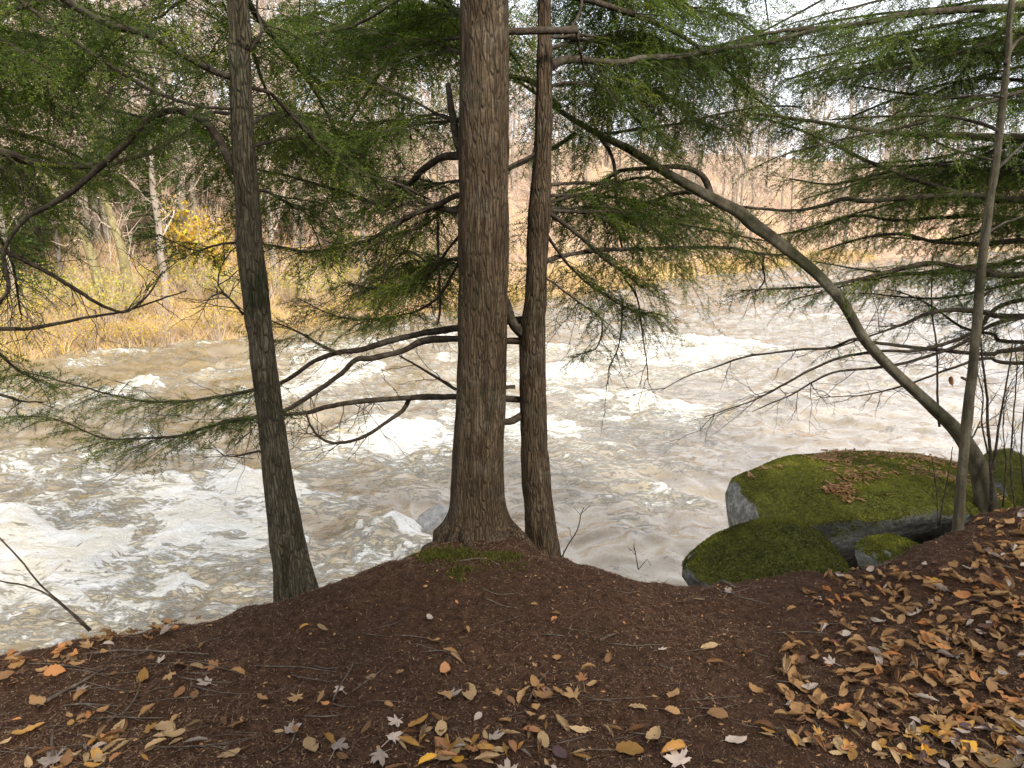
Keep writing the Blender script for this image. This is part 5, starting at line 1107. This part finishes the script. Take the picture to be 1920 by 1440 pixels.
twig([(1528, 1355), (1545, 1385), (1552, 1410)], 4, 'thin dark twig in the lower part of the right litter')
twig([(1675, 1392), (1710, 1376), (1728, 1368)], 4, 'grey twig slanting up in the lower right')
twig([(1728, 1368), (1740, 1382), (1752, 1396)], 6, 'short thick twig in the lower right beside the slanting one')
twig([(1590, 1030), (1600, 1045), (1612, 1065)], 5, 'dark stick leaning on the right end of the low mossy boulder')
twig([(1865, 1055), (1880, 1060), (1905, 1066)], 9, 'grey chunk of wood on soil near the right edge')
twig([(860, 1055), (900, 1050), (935, 1062)], 4, 'bent pale twig on the moss before the middle trunk')
twig([(1235, 1250), (1252, 1255), (1275, 1257)], 3, 'thin pale twig below the small pale grey lobed leaf')
def twz(u, v): return ('near the front' if v > 1330 else 'midway to the trees' if v > 1220 else 'close to the bank edge') + (' at the left' if u < 440 else ' left of the middle' if u < 900 else ' right of the middle' if u < 1400 else ' at the right')
for k in range(96):
    if k < 40: u, v = random.uniform(0, 440), random.uniform(1180, 1440)
    else: u, v = random.uniform(420, 1900), random.uniform(1090, 1440)
    if v < np.interp(u, [0, 520, 770, 1060, 1280, 1600], [1275, 1165, 1075, 1100, 1105, 1110]): continue
    a = random.uniform(-.6, .6); l = random.uniform(20, 75); c = random.uniform(-10, 10)
    twig([(u - l * math.cos(a), v - l * .5 * math.sin(a)), (u, v + c * .5), (u + l * math.cos(a), v + l * .5 * math.sin(a))], random.uniform(1.5, 3), f'thin dead twig lying on the soil, {twz(u, v)}', f'thin twigs on the soil, {twz(u, v)}')

# ------------------------------------------------------------------ bare stems
def stem_plant(stems, label, name='bare_shrub', leaves=(), mat=None):
    b0 = stems[0][0]; root = empty(name, P(b0[0][0], b0[0][1], stems[0][1]), label, 'shrub')
    for (px_, y0, w0, w1, nt_, l) in stems:
        pts = [P(u, v, y0) for u, v in px_]; pa = spline(np.array(pts), .03); bag = Bag(); K = len(pa); pa = pa + np.cumsum(R.normal(0, .0012, (K, 3)), 0)
        V, T, Q = tube(pa, np.linspace(pxr(w0, pa[0]), pxr(w1, pa[0]), K), 6); bag.add(V, T, Q)
        if nt_: bare_twigs(R, pa, .3, nt_, l, bag, -.25, 2, .0022)
        bag.out('stem', mat or MAT_BRANCH, root)
    for (u, v, y0, L) in leaves:
        p = P(u, v, y0); V = SHAPES[8][1] * L; V = V @ np.array(Euler((1.3, .3, random.random() * 6)).to_matrix()).T + p; obj('leaf', V, SHAPES[8][2], MAT_LEAF['brown'], root)
    return root
stem_plant([([(170, 1182), (130, 1145), (75, 1095), (35, 1045), (0, 1010), (-40, 965)], 2.75, 4, 2.5, 0, 0), ([(168, 1182), (110, 1125), (60, 1100), (0, 1088), (-50, 1075)], 2.75, 4, 2.5, 0, 0), ([(165, 1180), (150, 1170), (120, 1165), (95, 1158)], 2.8, 2, 1, 0, 0)], 'two dark knotty stems leaning left over the water at the left edge')
stem_plant([([(1050, 1050), (1065, 1020), (1083, 990), (1090, 965), (1097, 950)], 3.55, 3, 1.5, 3, .06), ([(1056, 1052), (1055, 1040), (1056, 1030)], 3.55, 2, 1, 0, 0)], 'tiny leafless sprout right of the slimmer middle trunk', 'sprout')
stem_plant([([(1197, 1068), (1192, 1040), (1188, 1018)], 3.4, 2, 1, 2, .06), ([(1197, 1068), (1212, 1050), (1220, 1062)], 3.4, 1.5, 1, 0, 0)], 'tiny bent sprout at the bank edge above the red leaf', 'sprout')
stem_plant([([(1857, 960), (1858, 880), (1852, 800), (1850, 740), (1842, 660), (1836, 600)], 4.25, 8, 3, 9, .3), ([(1858, 900), (1870, 820), (1885, 740), (1895, 680), (1900, 640)], 4.25, 6, 2, 8, .3), ([(1852, 850), (1840, 790), (1843, 740), (1830, 690)], 4.25, 4, 2, 6, .25)], 'leafless forked shrub beside the foot of the leaning tree', leaves=[(1785, 715, 4.3, .07)])
stem_plant([([(1905, 960), (1895, 880), (1900, 800), (1908, 720), (1905, 650)], 4.1, 4, 2, 8, .25), ([(1925, 950), (1915, 860), (1922, 760), (1930, 660)], 4.1, 4, 2, 8, .25), ([(1880, 950), (1885, 870), (1880, 800), (1888, 730)], 4.15, 3, 1.5, 6, .2), ([(1935, 960), (1938, 800), (1920, 700), (1925, 600)], 4.2, 4, 2, 8, .25)], 'thin upright leafless stems crowded at the right edge')
stem_plant([([(1762, 985), (1770, 930), (1780, 880), (1786, 838)], 3.9, 4, 1.5, 5, .12), ([(1758, 985), (1756, 930), (1748, 880), (1742, 850)], 3.9, 3, 1.2, 4, .12)], 'short leafless stems left of the sapling before the big boulder')
stem_plant([([(1762, 800), (1760, 740), (1758, 660), (1750, 600), (1748, 560), (1752, 480)], 4.6, 5, 2, 8, .25)], 'thin leafless stem standing between the arching trunk and the sapling')

# things of one kind that stand in a row along the far bank: say which one it is
ORD = 'first second third fourth fifth sixth seventh eighth ninth tenth eleventh twelfth thirteenth fourteenth fifteenth sixteenth seventeenth eighteenth nineteenth twentieth'.split()
ORD += ['twenty-' + w for w in ORD[:9]] + ['thirtieth']
rows = {}
for o in COL.objects:
    gname = o.get('group', '')
    if o.parent is None and (gname.startswith('shrubs along') or gname.startswith('tall bushes') or gname.startswith('conifers') or gname.startswith('bare trees low')): rows.setdefault(gname, []).append(o)
for gname, lst in rows.items():
    lst.sort(key=lambda o: pix(o.location)[0])
    for k, o in enumerate(lst):
        kind_ = gname.replace('the far', 'far').replace('shrubs along', 'yellow shrubs at')
        if len(lst) > 1: o['label'] = f'{ORD[k]} from left of {kind_}'
        o['group'] = gname.split(',')[0]

SC.render.resolution_x = 1024; SC.render.resolution_y = 768
